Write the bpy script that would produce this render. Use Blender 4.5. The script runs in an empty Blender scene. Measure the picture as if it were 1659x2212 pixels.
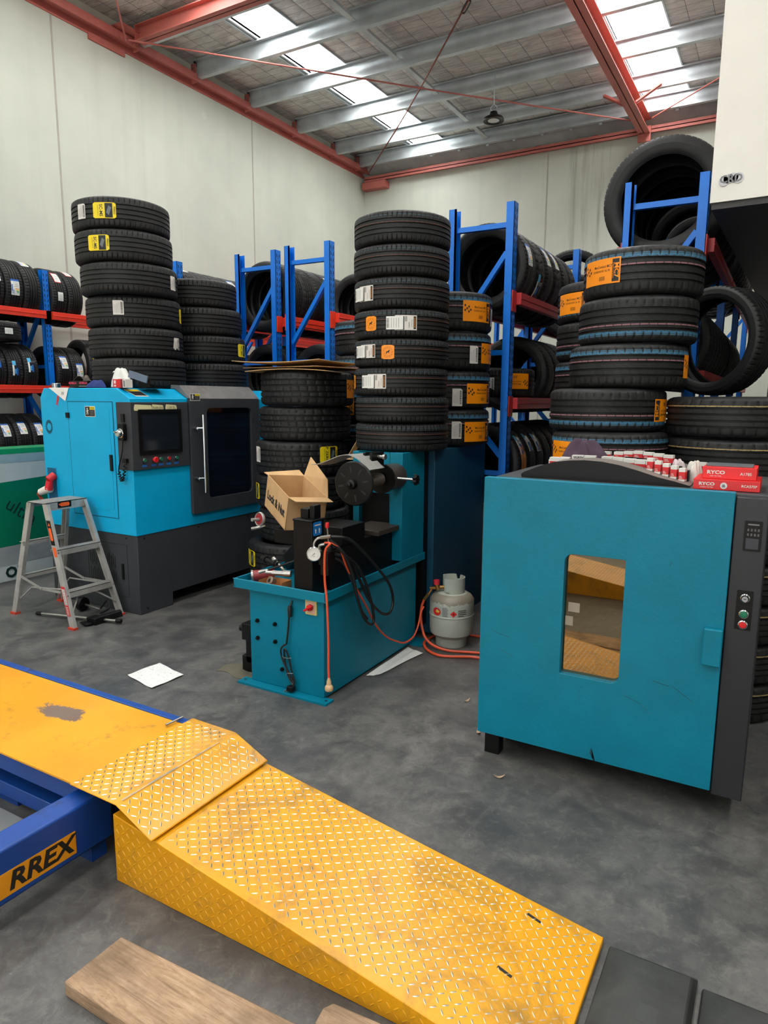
import bpy, bmesh, math, random
from mathutils import Matrix, Vector
from math import sin, cos, pi, radians, sqrt, atan2

# ---------------------------------------------------------------- camera, world, lights, exposure
S = bpy.context.scene
COL = S.collection
CAMZ = 1.6
cam = bpy.data.cameras.new('camera')
cam.sensor_fit = 'HORIZONTAL'; cam.sensor_width = 36.0
cam.lens = 36.0 * 1487.1 / 1659.0
cam.clip_end = 100
camo = bpy.data.objects.new('camera', cam); COL.objects.link(camo); S.camera = camo
_y, _p, _r = radians(29.917), radians(9.272), radians(0.329)
_f = Vector((-sin(_y) * cos(_p), cos(_y) * cos(_p), -sin(_p)))
_rt = Vector((cos(_y), sin(_y), 0)); _up = _rt.cross(_f)
_r2 = cos(_r) * _rt + sin(_r) * _up; _u2 = -sin(_r) * _rt + cos(_r) * _up
camo.matrix_world = Matrix(((_r2.x, _u2.x, -_f.x, 0), (_r2.y, _u2.y, -_f.y, 0), (_r2.z, _u2.z, -_f.z, CAMZ), (0, 0, 0, 1)))

S.view_settings.view_transform = 'Standard'; S.view_settings.look = 'None'
S.view_settings.gamma = 1.0; S.view_settings.use_curve_mapping = False
S.view_settings.exposure = 0.0
try:
    S.cycles.use_denoising = True
    S.cycles.max_bounces = 8; S.cycles.diffuse_bounces = 4; S.cycles.glossy_bounces = 4
    S.cycles.transparent_max_bounces = 8; S.cycles.sample_clamp_indirect = 6.0
    S.cycles.caustics_reflective = False; S.cycles.caustics_refractive = False
except Exception:
    pass
W = bpy.data.worlds.new('overcast_sky'); S.world = W; W.use_nodes = True
W.node_tree.nodes['Background'].inputs[0].default_value = (0.95, 0.98, 1.0, 1)
W.node_tree.nodes['Background'].inputs[1].default_value = 0.6
SKYLIGHT = 14.5          # brightness of the translucent roof sheets

def area_light(name, loc, rot, sx, sy, power, col):
    l = bpy.data.lights.new(name, 'AREA'); l.shape = 'RECTANGLE'; l.size = sx; l.size_y = sy
    l.energy = power; l.color = col
    o = bpy.data.objects.new(name, l); o.location = loc; o.rotation_euler = rot; COL.objects.link(o)
    return o
# daylight through the open roller door behind the camera
area_light('roller_door_daylight', (-2.0, -6.5, 2.1), (radians(90), 0, 0), 6.0, 4.0, 175, (1.0, 0.98, 0.95))
# ---------------------------------------------------------------- helpers
def lin(c):
    r = []
    for x in c:
        x = x / 255.0
        r.append(x / 12.92 if x <= 0.04045 else ((x + 0.055) / 1.055) ** 2.4)
    return (r[0], r[1], r[2], 1)

class NT:
    def __init__(s, m): s.t = m.node_tree; s.n = s.t.nodes; s.l = s.t.links
    def new(s, ty, **k):
        n = s.n.new(ty)
        for a, b in k.items(): setattr(n, a, b)
        return n
    def link(s, a, b): s.l.new(a, b)
    def val(s, sock, v):
        if hasattr(v, 'links') or isinstance(v, bpy.types.NodeSocket): s.l.new(v, sock)
        else: sock.default_value = v
    def math(s, op, a, b=0.0, c=0.0, clamp=False):
        n = s.new('ShaderNodeMath', operation=op, use_clamp=clamp)
        s.val(n.inputs[0], a); s.val(n.inputs[1], b); s.val(n.inputs[2], c)
        return n.outputs[0]
    def noise(s, scale, detail=3, rough=.55, vec=None, dist=0.0):
        n = s.new('ShaderNodeTexNoise'); n.inputs['Scale'].default_value = scale
        n.inputs['Detail'].default_value = detail; n.inputs['Roughness'].default_value = rough
        n.inputs['Distortion'].default_value = dist
        s.l.new(vec if vec is not None else s.co(), n.inputs['Vector']); return n.outputs[0]
    def co(s):
        if not hasattr(s, '_c'): s._c = s.new('ShaderNodeTexCoord').outputs['Object']
        return s._c
    def scaled(s, v):
        n = s.new('ShaderNodeMapping'); n.inputs['Scale'].default_value = v; s.l.new(s.co(), n.inputs[0]); return n.outputs[0]
    def ramp(s, fac, stops):
        n = s.new('ShaderNodeValToRGB'); e = n.color_ramp.elements
        while len(e) > 1: e.remove(e[-1])
        e[0].position = stops[0][0]; e[0].color = stops[0][1]
        for p, c in stops[1:]:
            k = e.new(p); k.color = c
        s.l.new(fac, n.inputs[0]); return n.outputs[0]
    def mix(s, f, a, b):
        n = s.new('ShaderNodeMix', data_type='RGBA'); s.val(n.inputs[0], f); s.val(n.inputs[6], a); s.val(n.inputs[7], b)
        return n.outputs[2]
    def bump(s, h, dist, st=1.0):
        n = s.new('ShaderNodeBump'); n.inputs['Strength'].default_value = st; n.inputs['Distance'].default_value = dist
        s.l.new(h, n.inputs['Height']); return n.outputs[0]

MATS = {}
def newmat(name):
    m = bpy.data.materials.new(name); m.use_nodes = True; nt = NT(m); b = m.node_tree.nodes['Principled BSDF']
    MATS[name] = m
    return m, nt, b

def M(name, col, rough=.5, metal=0.0, var=.12, vs=6.0, bump=0.0, bs=60.0, dirt=None, dl=(.62, .75), ds=3.0, coat=0.0, spec=.5):
    """plain procedural material: colour with noise variation, optional dirt patches and bump"""
    if name in MATS: return MATS[name]
    m, n, b = newmat(name)
    c = lin(col)
    d = tuple(x * (1 - var) for x in c[:3]) + (1,); l = tuple(min(1, x * (1 + var)) for x in c[:3]) + (1,)
    out = n.ramp(n.noise(vs, 4), [(.3, d), (.7, l)])
    rr = rough
    if dirt:
        f = n.ramp(n.noise(ds, 6, .65), [(dl[0], (0, 0, 0, 1)), (dl[1], (1, 1, 1, 1))])
        out = n.mix(f, out, lin(dirt)); rr = n.math('MULTIPLY_ADD', f, .25, rough)
    n.link(out, b.inputs['Base Color']); n.val(b.inputs['Roughness'], rr)
    b.inputs['Metallic'].default_value = metal; b.inputs['Coat Weight'].default_value = coat
    b.inputs['Specular IOR Level'].default_value = spec
    if bump: n.link(n.bump(n.noise(bs, 4), bump), b.inputs['Normal'])
    return m

class G:
    """collects shapes; build() links them as ONE mesh object"""
    def __init__(s): s.v = []; s.f = []; s.m = []; s.T = Matrix()
    def add(s, vs, fs, mi=0):
        o = len(s.v); s.v += [tuple(s.T @ Vector(v)) for v in vs]
        s.f += [tuple(i + o for i in f) for f in fs]; s.m += [mi] * len(fs); return s
    def box(s, x0, y0, z0, x1, y1, z1, mi=0):
        v = [(x, y, z) for z in (z0, z1) for y in (y0, y1) for x in (x0, x1)]
        return s.add(v, [(0, 2, 3, 1), (4, 5, 7, 6), (0, 1, 5, 4), (2, 6, 7, 3), (0, 4, 6, 2), (1, 3, 7, 5)], mi)
    def beam(s, p, q, a, b, mi=0, up=(0, 0, 1)):
        """box of section a (sideways) x b (along up) from p to q"""
        p, q = Vector(p), Vector(q); d = (q - p).normalized(); u = Vector(up)
        if abs(d.dot(u)) > .95: u = Vector((1, 0, 0))
        r = d.cross(u).normalized(); u = r.cross(d); r *= a / 2; u *= b / 2
        v = [p - r - u, p + r - u, p + r + u, p - r + u, q - r - u, q + r - u, q + r + u, q - r + u]
        return s.add(v, [(0, 3, 2, 1), (4, 5, 6, 7), (0, 1, 5, 4), (1, 2, 6, 5), (2, 3, 7, 6), (3, 0, 4, 7)], mi)
    def cyl(s, p, q, r, r2=None, n=20, mi=0, caps=True):
        p, q = Vector(p), Vector(q); r2 = r if r2 is None else r2; d = (q - p).normalized()
        a = d.orthogonal().normalized(); b = d.cross(a)
        v = [p + (a * cos(2 * pi * i / n) + b * sin(2 * pi * i / n)) * r for i in range(n)] + [q + (a * cos(2 * pi * i / n) + b * sin(2 * pi * i / n)) * r2 for i in range(n)]
        f = [(i, (i + 1) % n, n + (i + 1) % n, n + i) for i in range(n)]
        if caps: f += [tuple(range(n))[::-1], tuple(range(n, 2 * n))]
        return s.add(v, f, mi)
    def lathe(s, prof, n=32, mi=0, p=(0, 0, 0), axis=(0, 0, 1), closed=False, mis=None):
        A = Vector(axis).normalized(); a = A.orthogonal().normalized()
        if abs(A.z) > .999: a = Vector((1, 0, 0))
        b = A.cross(a); P = Vector(p); k = len(prof); v = []
        for i in range(n):
            c, t = cos(2 * pi * i / n), sin(2 * pi * i / n)
            v += [P + (a * c + b * t) * r + A * z for r, z in prof]
        for j in range(k if closed else k - 1):
            j2 = (j + 1) % k
            s.add([], [], 0)
        o = len(s.v); s.v += [tuple(s.T @ x) for x in v]
        for i in range(n):
            i2 = (i + 1) % n
            for j in range(k if closed else k - 1):
                j2 = (j + 1) % k
                s.f.append((o + i * k + j, o + i2 * k + j, o + i2 * k + j2, o + i * k + j2)); s.m.append(mis[j] if mis else mi)
        return s
    def tube(s, pts, r, n=8, mi=0, sub=6, closed=False):
        P = [Vector(p) for p in pts]
        if sub > 1 and len(P) > 2:
            Q = []; m_ = len(P)
            for i in range(m_ if closed else m_ - 1):
                g = (lambda k: P[k % m_]) if closed else (lambda k: P[max(0, min(m_ - 1, k))])
                a, b, c, d = g(i - 1), g(i), g(i + 1), g(i + 2)
                for t in [j / sub for j in range(sub)]:
                    Q.append(.5 * ((2 * b) + (c - a) * t + (2 * a - 5 * b + 4 * c - d) * t * t + (3 * b - a - 3 * c + d) * t ** 3))
            if not closed: Q.append(P[-1])
            P = Q
        k = len(P); v = []; u = None
        for i in range(k):
            d = (P[(i + 1) % k] - P[i - 1]) if closed else (P[min(k - 1, i + 1)] - P[max(0, i - 1)])
            if d.length < 1e-9: d = Vector((0, 0, 1))
            d.normalize()
            u = d.orthogonal().normalized() if u is None else (u - d * u.dot(d)).normalized()
            w = d.cross(u)
            v += [P[i] + (u * cos(2 * pi * j / n) + w * sin(2 * pi * j / n)) * r for j in range(n)]
        f = [(i * n + j, i * n + (j + 1) % n, ((i + 1) % k) * n + (j + 1) % n, ((i + 1) % k) * n + j) for i in range(k if closed else k - 1) for j in range(n)]
        if not closed: f += [tuple(range(n))[::-1], tuple(range((k - 1) * n, k * n))]
        return s.add(v, f, mi)
    def prism(s, poly, fn, d0, d1, mi=0, cap=True):
        """2D polygon swept between depths d0,d1; fn(u,v,d) -> xyz"""
        n = len(poly); v = [fn(a, b, d0) for a, b in poly] + [fn(a, b, d1) for a, b in poly]
        f = [(i, (i + 1) % n, n + (i + 1) % n, n + i) for i in range(n)]
        if cap: f += [tuple(range(n))[::-1], tuple(range(n, 2 * n))]
        return s.add(v, f, mi)
    def sheet(s, fn, nu, nv, mi=0):
        v = [fn(i / nu, j / nv) for j in range(nv + 1) for i in range(nu + 1)]
        f = [(j * (nu + 1) + i, j * (nu + 1) + i + 1, (j + 1) * (nu + 1) + i + 1, (j + 1) * (nu + 1) + i) for j in range(nv) for i in range(nu)]
        return s.add(v, f, mi)
    def holed(s, R, H, fn, d0, d1, mi=0):
        """plate with outline R (4 corners) and hole H (closed loop), thickness d0..d1"""
        cx = sum(p[0] for p in H) / len(H); cy = sum(p[1] for p in H) / len(H)
        x0, x1 = min(p[0] for p in R), max(p[0] for p in R); y0, y1 = min(p[1] for p in R), max(p[1] for p in R)
        O = []
        hw = [abs(p[0] - cx) for p in H]; hh = [abs(p[1] - cy) for p in H]; mw, mh = max(hw), max(hh)
        for a, b in H:
            u, w = (a - cx) / mw, (b - cy) / mh; k = 1 / max(abs(u), abs(w)); u *= k; w *= k
            O.append((cx + u * ((x1 - cx) if u > 0 else (cx - x0)), cy + w * ((y1 - cy) if w > 0 else (cy - y0))))
        n = len(H); v = []
        for d in (d0, d1): v += [fn(a, b, d) for a, b in O] + [fn(a, b, d) for a, b in H]
        f = []
        for i in range(n):
            j = (i + 1) % n
            f += [(i, j, n + j, n + i), (2 * n + j, 2 * n + i, 3 * n + i, 3 * n + j), (j, i, 2 * n + i, 2 * n + j), (n + i, n + j, 3 * n + j, 3 * n + i)]
        return s.add(v, f, mi)
    def text(s, txt, size, fn, mi=0, bold=0.0, align='CENTER', depth=0.0006, shear=0.0):
        vs, fs = text_data(txt, align, bold, shear)
        return s.add([fn(x * size, y * size, depth) for x, y in vs], fs, mi)
    def build(s, name, mats, parent=None, bevel=0.0, flat=False, angle=35, inv=None):
        me = bpy.data.meshes.new(name); me.from_pydata(s.v, [], s.f)
        if not isinstance(mats, (list, tuple)): mats = [mats]
        for m in mats: me.materials.append(m)
        me.polygons.foreach_set('material_index', s.m)
        bm = bmesh.new(); bm.from_mesh(me)
        bmesh.ops.remove_doubles(bm, verts=bm.verts, dist=1e-6)
        bmesh.ops.recalc_face_normals(bm, faces=bm.faces)
        if not flat:
            la = radians(angle)
            for f in bm.faces: f.smooth = True
            for e in bm.edges:
                e.smooth = len(e.link_faces) == 2 and e.calc_face_angle(0) < la
        bm.to_mesh(me); bm.free()
        o = bpy.data.objects.new(name, me); COL.objects.link(o)
        if parent is not None: attach(o, parent)
        if bevel:
            b = o.modifiers.new('bevel', 'BEVEL'); b.width = bevel; b.segments = 2; b.limit_method = 'ANGLE'; b.angle_limit = radians(50); b.harden_normals = False
        return o

_TX = {}
def text_data(txt, align, bold, shear):
    k = (txt, align, bold, shear)
    if k not in _TX:
        c = bpy.data.curves.new('tx', 'FONT'); c.body = txt; c.size = 1; c.align_x = align; c.align_y = 'CENTER'; c.offset = bold; c.shear = shear
        c.resolution_u = 2
        o = bpy.data.objects.new('tx', c); COL.objects.link(o)
        bpy.context.view_layer.update()
        dg = bpy.context.evaluated_depsgraph_get(); me = o.evaluated_get(dg).to_mesh()
        _TX[k] = ([(v.co.x, v.co.y) for v in me.vertices], [tuple(p.vertices) for p in me.polygons])
        o.evaluated_get(dg).to_mesh_clear()
        bpy.data.objects.remove(o); bpy.data.curves.remove(c)
    return _TX[k]

def base_matrix(o):
    return o.get('_bm') and Matrix([o['_bm'][i * 4:i * 4 + 4] for i in range(4)]) or Matrix()
def attach(o, p):
    """parts are modelled in world coordinates; keep them there under their thing"""
    o.parent = p
    m = Matrix.LocRotScale(p.location, p.rotation_euler, p.scale) if p.parent is None else Matrix()
    o.matrix_parent_inverse = m.inverted() if p.parent is None else Matrix()
def tag(o, label, cat, group=None):
    o['label'] = label; o['category'] = cat
    if group: o['group'] = group
    return o
def thing(name, label, cat, loc=(0, 0, 0), group=None):
    o = bpy.data.objects.new(name, None); o.empty_display_size = .1; COL.objects.link(o); o.location = loc
    return tag(o, label, cat, group)
def structure(o): o['kind'] = 'structure'; return o
def copy_tree(o, parent=None):
    c = o.copy(); COL.objects.link(c)
    if parent is not None: c.parent = parent; c.matrix_parent_inverse = o.matrix_parent_inverse.copy()
    for ch in list(o.children): copy_tree(ch, c)
    return c
def XZ(y): return lambda a, b, d: (a, y + d, b)           # a = x, b = z, d pushes +y
def FY(y): return lambda a, b, d: (a, y - d, b)           # faces the camera (-y)
def FX(x): return lambda a, b, d: (x + d, a, b)           # faces +x, a = y
def rrect(x0, y0, x1, y1, r, n=5, rs=None):
    rs = rs or (r, r, r, r); P = []
    for (cx, cy, sx, sy, a0), q in zip(((x1, y1, -1, -1, 0), (x0, y1, 1, -1, 90), (x0, y0, 1, 1, 180), (x1, y0, -1, 1, 270)), rs):
        for i in range(n + 1):
            t = radians(a0 + 90 * i / n); P.append((cx + sx * q + q * cos(t), cy + sy * q + q * sin(t)))
    return P
ORD = ['bottom', 'second from the bottom', 'third from the bottom', 'fourth from the bottom', 'fifth from the bottom', 'sixth from the bottom', 'seventh from the bottom', 'eighth from the bottom', 'ninth from the bottom', 'tenth from the bottom', 'eleventh from the bottom']
def ordinal(i, n):
    if i == n - 1: return 'topmost'
    if i == n - 2: return 'second from the top'
    if i == n - 3: return 'third from the top'
    if i == n - 4: return 'fourth from the top'
    if i == n - 5: return 'fifth from the top'
    return ORD[i]
NTH = ['nearest', 'second', 'third', 'fourth', 'fifth', 'sixth', 'seventh', 'eighth', 'ninth', 'tenth']

# ---------------------------------------------------------------- materials
CY = M('cyan_paint', (0, 166, 216), .42, var=.04, spec=.35, dirt=(20, 104, 140), dl=(.74, .86), ds=4, bump=.0006, bs=90)
TEAL = M('teal_paint', (0, 118, 144), .45, var=.08, spec=.3, dirt=(12, 70, 88), dl=(.66, .8), ds=5, bump=.0008, bs=70)
TEALD = M('darker_teal', (8, 66, 92), .45, var=.08, dirt=(10, 48, 64), dl=(.66, .8), ds=4)  # darker teal of the rear cabinet
GREY = M('dark_grey_paint', (56, 58, 62), .5, var=.08, bump=.0003, spec=.3)
GREYL = M('worn_grey_paint', (112, 110, 108), .45, var=.2, vs=4, dirt=(90, 82, 78), dl=(.5, .7))
BLACK = M('black_plastic', (14, 14, 15), .42, var=.1, spec=.25)
BLKM = M('black_metal', (16, 16, 17), .38, .1, var=.15, spec=.3)
RUB = M('rubber', (28, 28, 29), .62, var=.2, bump=.001, bs=40)
BLUE = M('rack_blue_paint', (0, 112, 214), .4, var=.08, dirt=(14, 52, 110), dl=(.66, .8), ds=9)
LBLUE = M('lift_blue_paint', (14, 66, 146), .38, var=.15, dirt=(40, 48, 70), dl=(.58, .75), ds=6)
ORED = M('rack_red_paint', (224, 56, 34), .42, var=.08)
ORED2 = M('rack_crimson_paint', (178, 40, 44), .42, var=.1)
PRIMER = M('red_primer', (190, 106, 96), .55, var=.1, vs=3, dirt=(160, 84, 76), dl=(.6, .75))
GALV = M('galvanised_steel', (196, 204, 208), .38, .35, var=.18, vs=3, bump=.0004)
STEEL = M('brushed_steel', (170, 168, 164), .3, .9, var=.1)
CHROME = M('chrome', (205, 206, 208), .16, 1, var=.05)
ALU = M('dull_aluminium', (186, 184, 180), .38, .45, var=.18, vs=9, dirt=(120, 112, 100), dl=(.6, .8), ds=8)
CARD = M('cardboard', (196, 160, 116), .85, var=.08, vs=10, dirt=(150, 114, 74), dl=(.66, .8), ds=12, spec=.2)
PAPER = M('white_paper', (226, 226, 222), .8, var=.03, spec=.2)
OFFW = M('offwhite_label', (214, 210, 204), .6, var=.05, spec=.3)
INK = M('ink', (22, 22, 24), .6, var=.0)
INKG = M('grey_ink', (120, 120, 124), .6, var=.0)
YEL = M('yellow_label', (232, 206, 14), .5, var=.04)
ORG = M('orange_label', (240, 142, 6), .42, var=.05)
RED = M('red_plastic', (205, 26, 34), .38, var=.05)
REDB = M('red_print', (206, 30, 40), .5, var=.04)
ORGP = M('orange_hose', (222, 84, 48), .45, var=.06)
GRN = M('green_plastic', (10, 112, 78), .35, var=.05)
LBL_BLUE = M('blue_print', (30, 96, 180), .5, var=.05)
SKYB = M('light_blue_print', (80, 178, 226), .5, var=.05)
BRASS = M('brass', (168, 128, 70), .35, .85, var=.2)
CREAM = M('masking_tape', (216, 206, 160), .8, var=.06)
BROWN = M('brown_stock', (96, 62, 40), .8, var=.2)
SCREEN = M('screen_glass', (26, 32, 40), .12, var=.1, vs=2)
# ---------------------------------------------------------------- surfaces of the building
def floor_mat():
    m, n, b = newmat('worn_concrete_floor')
    big = n.noise(.9, 5, .6); mid = n.noise(4, 8, .7, dist=.6); fine = n.noise(38, 6, .7)
    s1 = n.noise(10, 6, .75, n.scaled((1, .18, 1)), 1.2); s2 = n.noise(12, 6, .75, n.scaled((.16, 1, 1)), 1.4)
    c = n.ramp(big, [(.3, lin((76, 75, 74))), (.55, lin((98, 97, 95))), (.75, lin((118, 116, 112)))])
    c = n.mix(n.ramp(mid, [(.40, (.75, .75, .75, 1)), (.60, (0, 0, 0, 1))]), c, lin((58, 58, 60)))
    c = n.mix(n.ramp(s1, [(.58, (0, 0, 0, 1)), (.80, (.28, .28, .28, 1))]), c, lin((138, 136, 130)))
    c = n.mix(n.ramp(s2, [(.58, (0, 0, 0, 1)), (.80, (.35, .35, .35, 1))]), c, lin((44, 44, 46)))
    md2 = n.noise(16, 8, .78, dist=.8)
    c = n.mix(n.ramp(md2, [(.50, (0, 0, 0, 1)), (.68, (.3, .3, .3, 1))]), c, lin((142, 140, 132)))
    c = n.mix(n.ramp(n.noise(21, 8, .78, dist=.5), [(.50, (0, 0, 0, 1)), (.68, (.5, .5, .5, 1))]), c, lin((50, 50, 50)))
    c = n.mix(n.ramp(fine, [(.66, (0, 0, 0, 1)), (.74, (.7, .7, .7, 1))]), c, lin((150, 148, 138)))
    n.link(c, b.inputs['Base Color'])
    n.link(n.ramp(mid, [(.3, (.34, .34, .34, 1)), (.7, (.58, .58, .58, 1))]), b.inputs['Roughness'])
    n.link(n.bump(fine, .0015), b.inputs['Normal']); return m
def wall_mat(ax):
    m, n, b = newmat('precast_concrete_' + ax)
    big = n.noise(.5, 4, .6); sv = (6, 6, .12); st = n.noise(1.0, 6, .65, n.scaled((3.0, 3.0, .12)), .3)
    c = n.ramp(big, [(.3, lin((192, 196, 184))), (.7, lin((212, 215, 202)))])
    c = n.mix(n.ramp(st, [(.5, (0, 0, 0, 1)), (.8, (.4, .4, .4, 1))]), c, lin((176, 180, 170)))
    c = n.mix(n.ramp(n.noise(30, 5, .7), [(.68, (0, 0, 0, 1)), (.76, (.5, .5, .5, 1))]), c, lin((160, 162, 152)))
    c = n.mix(n.ramp(n.noise(1.3, 2, .4), [(.74, (0, 0, 0, 1)), (.80, (.8, .8, .8, 1))]), c, lin((236, 236, 226)))
    if ax == 'back':   # water stains down the back wall
        x = n.new('ShaderNodeSeparateXYZ'); n.link(n.co(), x.inputs[0])
        f = n.math('LESS_THAN', n.math('ABSOLUTE', n.math('ADD', x.outputs[0], 3.35)), .36)
        f = n.math('MULTIPLY', f, n.ramp(n.noise(3, 6, .7, n.scaled((3, 1, .15))), [(.48, (0, 0, 0, 1)), (.7, (.7, .7, .7, 1))]))
        c = n.mix(f, c, lin((132, 130, 112)))
    n.link(c, b.inputs['Base Color']); b.inputs['Roughness'].default_value = .75
    n.link(n.bump(n.noise(60, 5), .001), b.inputs['Normal']); return m
def foil_mat():
    m, n, b = newmat('foil_roof_insulation')
    w = n.noise(3.2, 5, .65, n.scaled((1.0, 2.6, 1)), .8)
    c = n.ramp(w, [(.3, lin((196, 194, 192))), (.7, lin((250, 248, 240)))])
    x = n.new('ShaderNodeSeparateXYZ'); n.link(n.co(), x.inputs[0])
    gx = n.math('LESS_THAN', n.math('FRACT', n.math('DIVIDE', x.outputs[0], .30)), .022)
    gy = n.math('LESS_THAN', n.math('FRACT', n.math('DIVIDE', x.outputs[1], .15)), .035)
    g = n.math('MAXIMUM', gx, gy)
    c = n.mix(g, c, lin((110, 108, 108))); n.link(c, b.inputs['Base Color'])
    b.inputs['Metallic'].default_value = .06; b.inputs['Roughness'].default_value = .40
    px = n.math('ABSOLUTE', n.math('SINE', n.math('MULTIPLY', x.outputs[0], pi / .30)))
    h = n.math('MULTIPLY_ADD', w, .9, n.math('MULTIPLY', n.math('POWER', px, .5), .35))
    n.link(n.bump(h, .06), b.inputs['Normal']); return m
def skylight_mat():
    m, n, b = newmat('translucent_roof_sheet')
    x = n.new('ShaderNodeSeparateXYZ'); n.link(n.co(), x.inputs[0])
    gx = n.math('LESS_THAN', n.math('FRACT', n.math('DIVIDE', x.outputs[0], .16)), .05)
    gy = n.math('LESS_THAN', n.math('FRACT', n.math('DIVIDE', x.outputs[1], .30)), .02)
    g = n.math('MAXIMUM', gx, gy)
    n.link(n.mix(g, (1, 1, 1, 1), (.6, .6, .6, 1)), b.inputs['Base Color'])
    b.inputs['Emission Color'].default_value = (1.0, 1.0, .975, 1)
    n.link(n.math('MULTIPLY_ADD', g, -SKYLIGHT * .85, SKYLIGHT), b.inputs['Emission Strength']); return m
FLOOR = floor_mat(); WALLL = wall_mat('side'); WALLB = wall_mat('back'); FOIL = foil_mat(); SKY = skylight_mat()
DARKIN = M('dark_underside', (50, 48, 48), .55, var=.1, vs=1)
CREAMW = M('cream_cladding', (226, 222, 214), .6, var=.02)
JOINT = M('joint_sealant', (172, 168, 158), .8, var=.1)

XL, XR, YF, YB, ZR = -8.0, 6.0, -7.0, 13.0, 6.45
structure(G().box(XL - .3, YF - .3, -.2, XR + .3, YB + .3, 0).build('floor', FLOOR))
g = G().box(XL - .2, YF, 0, XL, YB + .2, ZR + .1)
structure(g.build('wall_left', WALLL))
for y in (2.25, 5.85, 9.47): structure(G().box(XL, y - .012, 0, XL + .004, y + .012, 6.2).build('trim_1', JOINT))
structure(G().box(XL - .2, YB, 0, XR + .2, YB + .2, ZR + .1).build('wall_back', WALLB))
for x in (-4.1, .3): structure(G().box(x - .012, YB - .004, 0, x + .012, YB, 6.0).build('trim_2', JOINT))
structure(G().box(XR, YF, 0, XR + .2, YB, ZR + .1).build('wall_right', WALLL))
g = G().box(XL, YF - .2, 4.3, XR, YF, ZR + .1).box(XL, YF - .2, 0, -5.2, YF, 4.3).box(1.2, YF - .2, 0, XR, YF, 4.3)
structure(g.build('wall_front', WALLL))
# roof: foil insulation between the skylight strips
SK = [(-6.64, -6.00), (-2.42, -1.74), (1.8, 2.5)]
xs = [XL] + [v for s in SK for v in s] + [XR]
g = G()
for a, b in zip(xs[::2], xs[1::2]): g.box(a, YF, ZR, b, YB, ZR + .08)
structure(g.build('ceiling', FOIL))
for i, (a, b) in enumerate(SK):
    structure(G().box(a, YF, ZR + .03, b, YB, ZR + .05).build('window_%d' % (i + 1), SKY))
    structure(G().box(a - .09, YF, ZR - .03, a - .05, YB, ZR).box(a - .03, YF, ZR - .02, a, YB, ZR + .03).box(b, YF, ZR - .02, b + .02, YB, ZR + .03).build('trim_%d' % (i + 3), GALV))

def purlin(y, i):
    t = thing('roof_purlin', '', 'purlin', (-7.85, y, 6.22), 'galvanised roof purlins')
    g = G(); x0, x1 = -7.85, XR; h0, h1 = 6.22, 6.43
    P = [(0, h0), (.075, h0), (.075, h0 + .018), (.004, h0 + .006), (.004, h0 + .06), (.012, h0 + .075), (.012, h0 + .135), (.004, h0 + .15), (.004, h1 - .006), (-.07, h1 - .006), (-.07, h1 - .02), (-.075, h1 - .02), (-.075, h1), (0, h1), (0, h0 + .15), (.008, h0 + .135), (.008, h0 + .075), (0, h0 + .06)]
    g.prism(P, lambda a, b, d: (d, y + a, b), x0, x1); g.build('channel', GALV, t)
    c = G().box(-7.93, y - .035, 6.14, -7.84, y - .025, 6.40)
    c.build('cleat', PRIMER, t)
    b_ = G()
    for z in (6.25, 6.34): b_.cyl((-7.885, y - .036, z), (-7.885, y - .048, z), .014, n=8)
    b_.build('bolt', STEEL, t)
    return t
PY = [7.05, 8.10, 9.26, 10.5, 11.7, 12.56]
NM = ['directly behind the red cross rafter', 'second in front of the hanging lamp', 'just in front of the hanging lamp', 'just behind the hanging lamp', 'second last before the back wall', 'closest to the back wall']
for i, y in enumerate(PY):
    purlin(y, i)['label'] = 'galvanised steel roof purlin, the one ' + NM[i]
# bridging pieces between purlins
for i, (a, b) in enumerate(zip([5.9] + PY[:-1], PY)):
    o = G().prism([(-.04, 0), (.04, 0), (.04, .012), (-.028, .012), (-.028, .10), (-.04, .10)], lambda u, w, d: (-5.1 + u, d, 6.27 + w), a + .08, b - .08).build('bridging_channel', GALV)
    tag(o, 'grey bridging channel in the purlin bay ' + ['over the red cross rafter', 'just past the red cross rafter', 'second past the red cross rafter', 'third past the red cross rafter', 'fourth past the red cross rafter', 'nearest the back wall'][i], 'bridging channel', 'bridging channels between the purlins')
# red steel along the walls and across
g = G().box(XL + .01, YF, 6.20, XL + .16, YB - .02, 6.215).box(XL + .145, YF, 6.17, XL + .165, YB - .02, 6.27).box(XL, YF, 6.12, XL + .012, YB - .02, 6.28)
t = thing('eave_beam', 'red primed steel beam bolted along the top of the left concrete wall', 'steel beam', (XL + .1, 5, 6.2))
g.build('channel', PRIMER, t)
G().box(XL, 6.36, 6.06, XL + .02, 6.92, 6.16).build('wall_plate', PRIMER, t)
g = G()
for y, dz in ((6.72, 0), (6.82, .04), (6.95, -.01), (7.02, .05)): g.cyl((XL + .16, y, 6.19 + dz), (XL + .19, y, 6.19 + dz), .016, n=8)
g.box(XL + .1, 6.62, 6.28, XL + .32, 6.98, 6.295); g.build('bolted_bracket', PRIMER, t)
t = thing('back_beam', 'red primed steel beam running along the top of the back wall', 'steel beam', (-3, YB - .1, 6))
G().box(-7.9, YB - .16, 6.0, XR, YB - .145, 6.1).box(-7.9, YB - .16, 6.04, XR, YB, 6.055).build('channel', PRIMER, t)
G().box(-7.95, YB - .18, 5.86, -7.4, YB - .001, 5.99).build('corner_plate', PRIMER, t)
g = G()
for x in (-6.9, -5.6, -4.3, -3.3): g.box(x, YB - .13, 6.05, x + .1, YB - .02, 6.12)
g.build('cleat', PRIMER, t)
t = thing('cross_rafter', 'red primed steel rafter crossing from the left wall under the roof', 'rafter', (-7.7, 6.9, 6.2))
g = G(); y = 6.93
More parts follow.
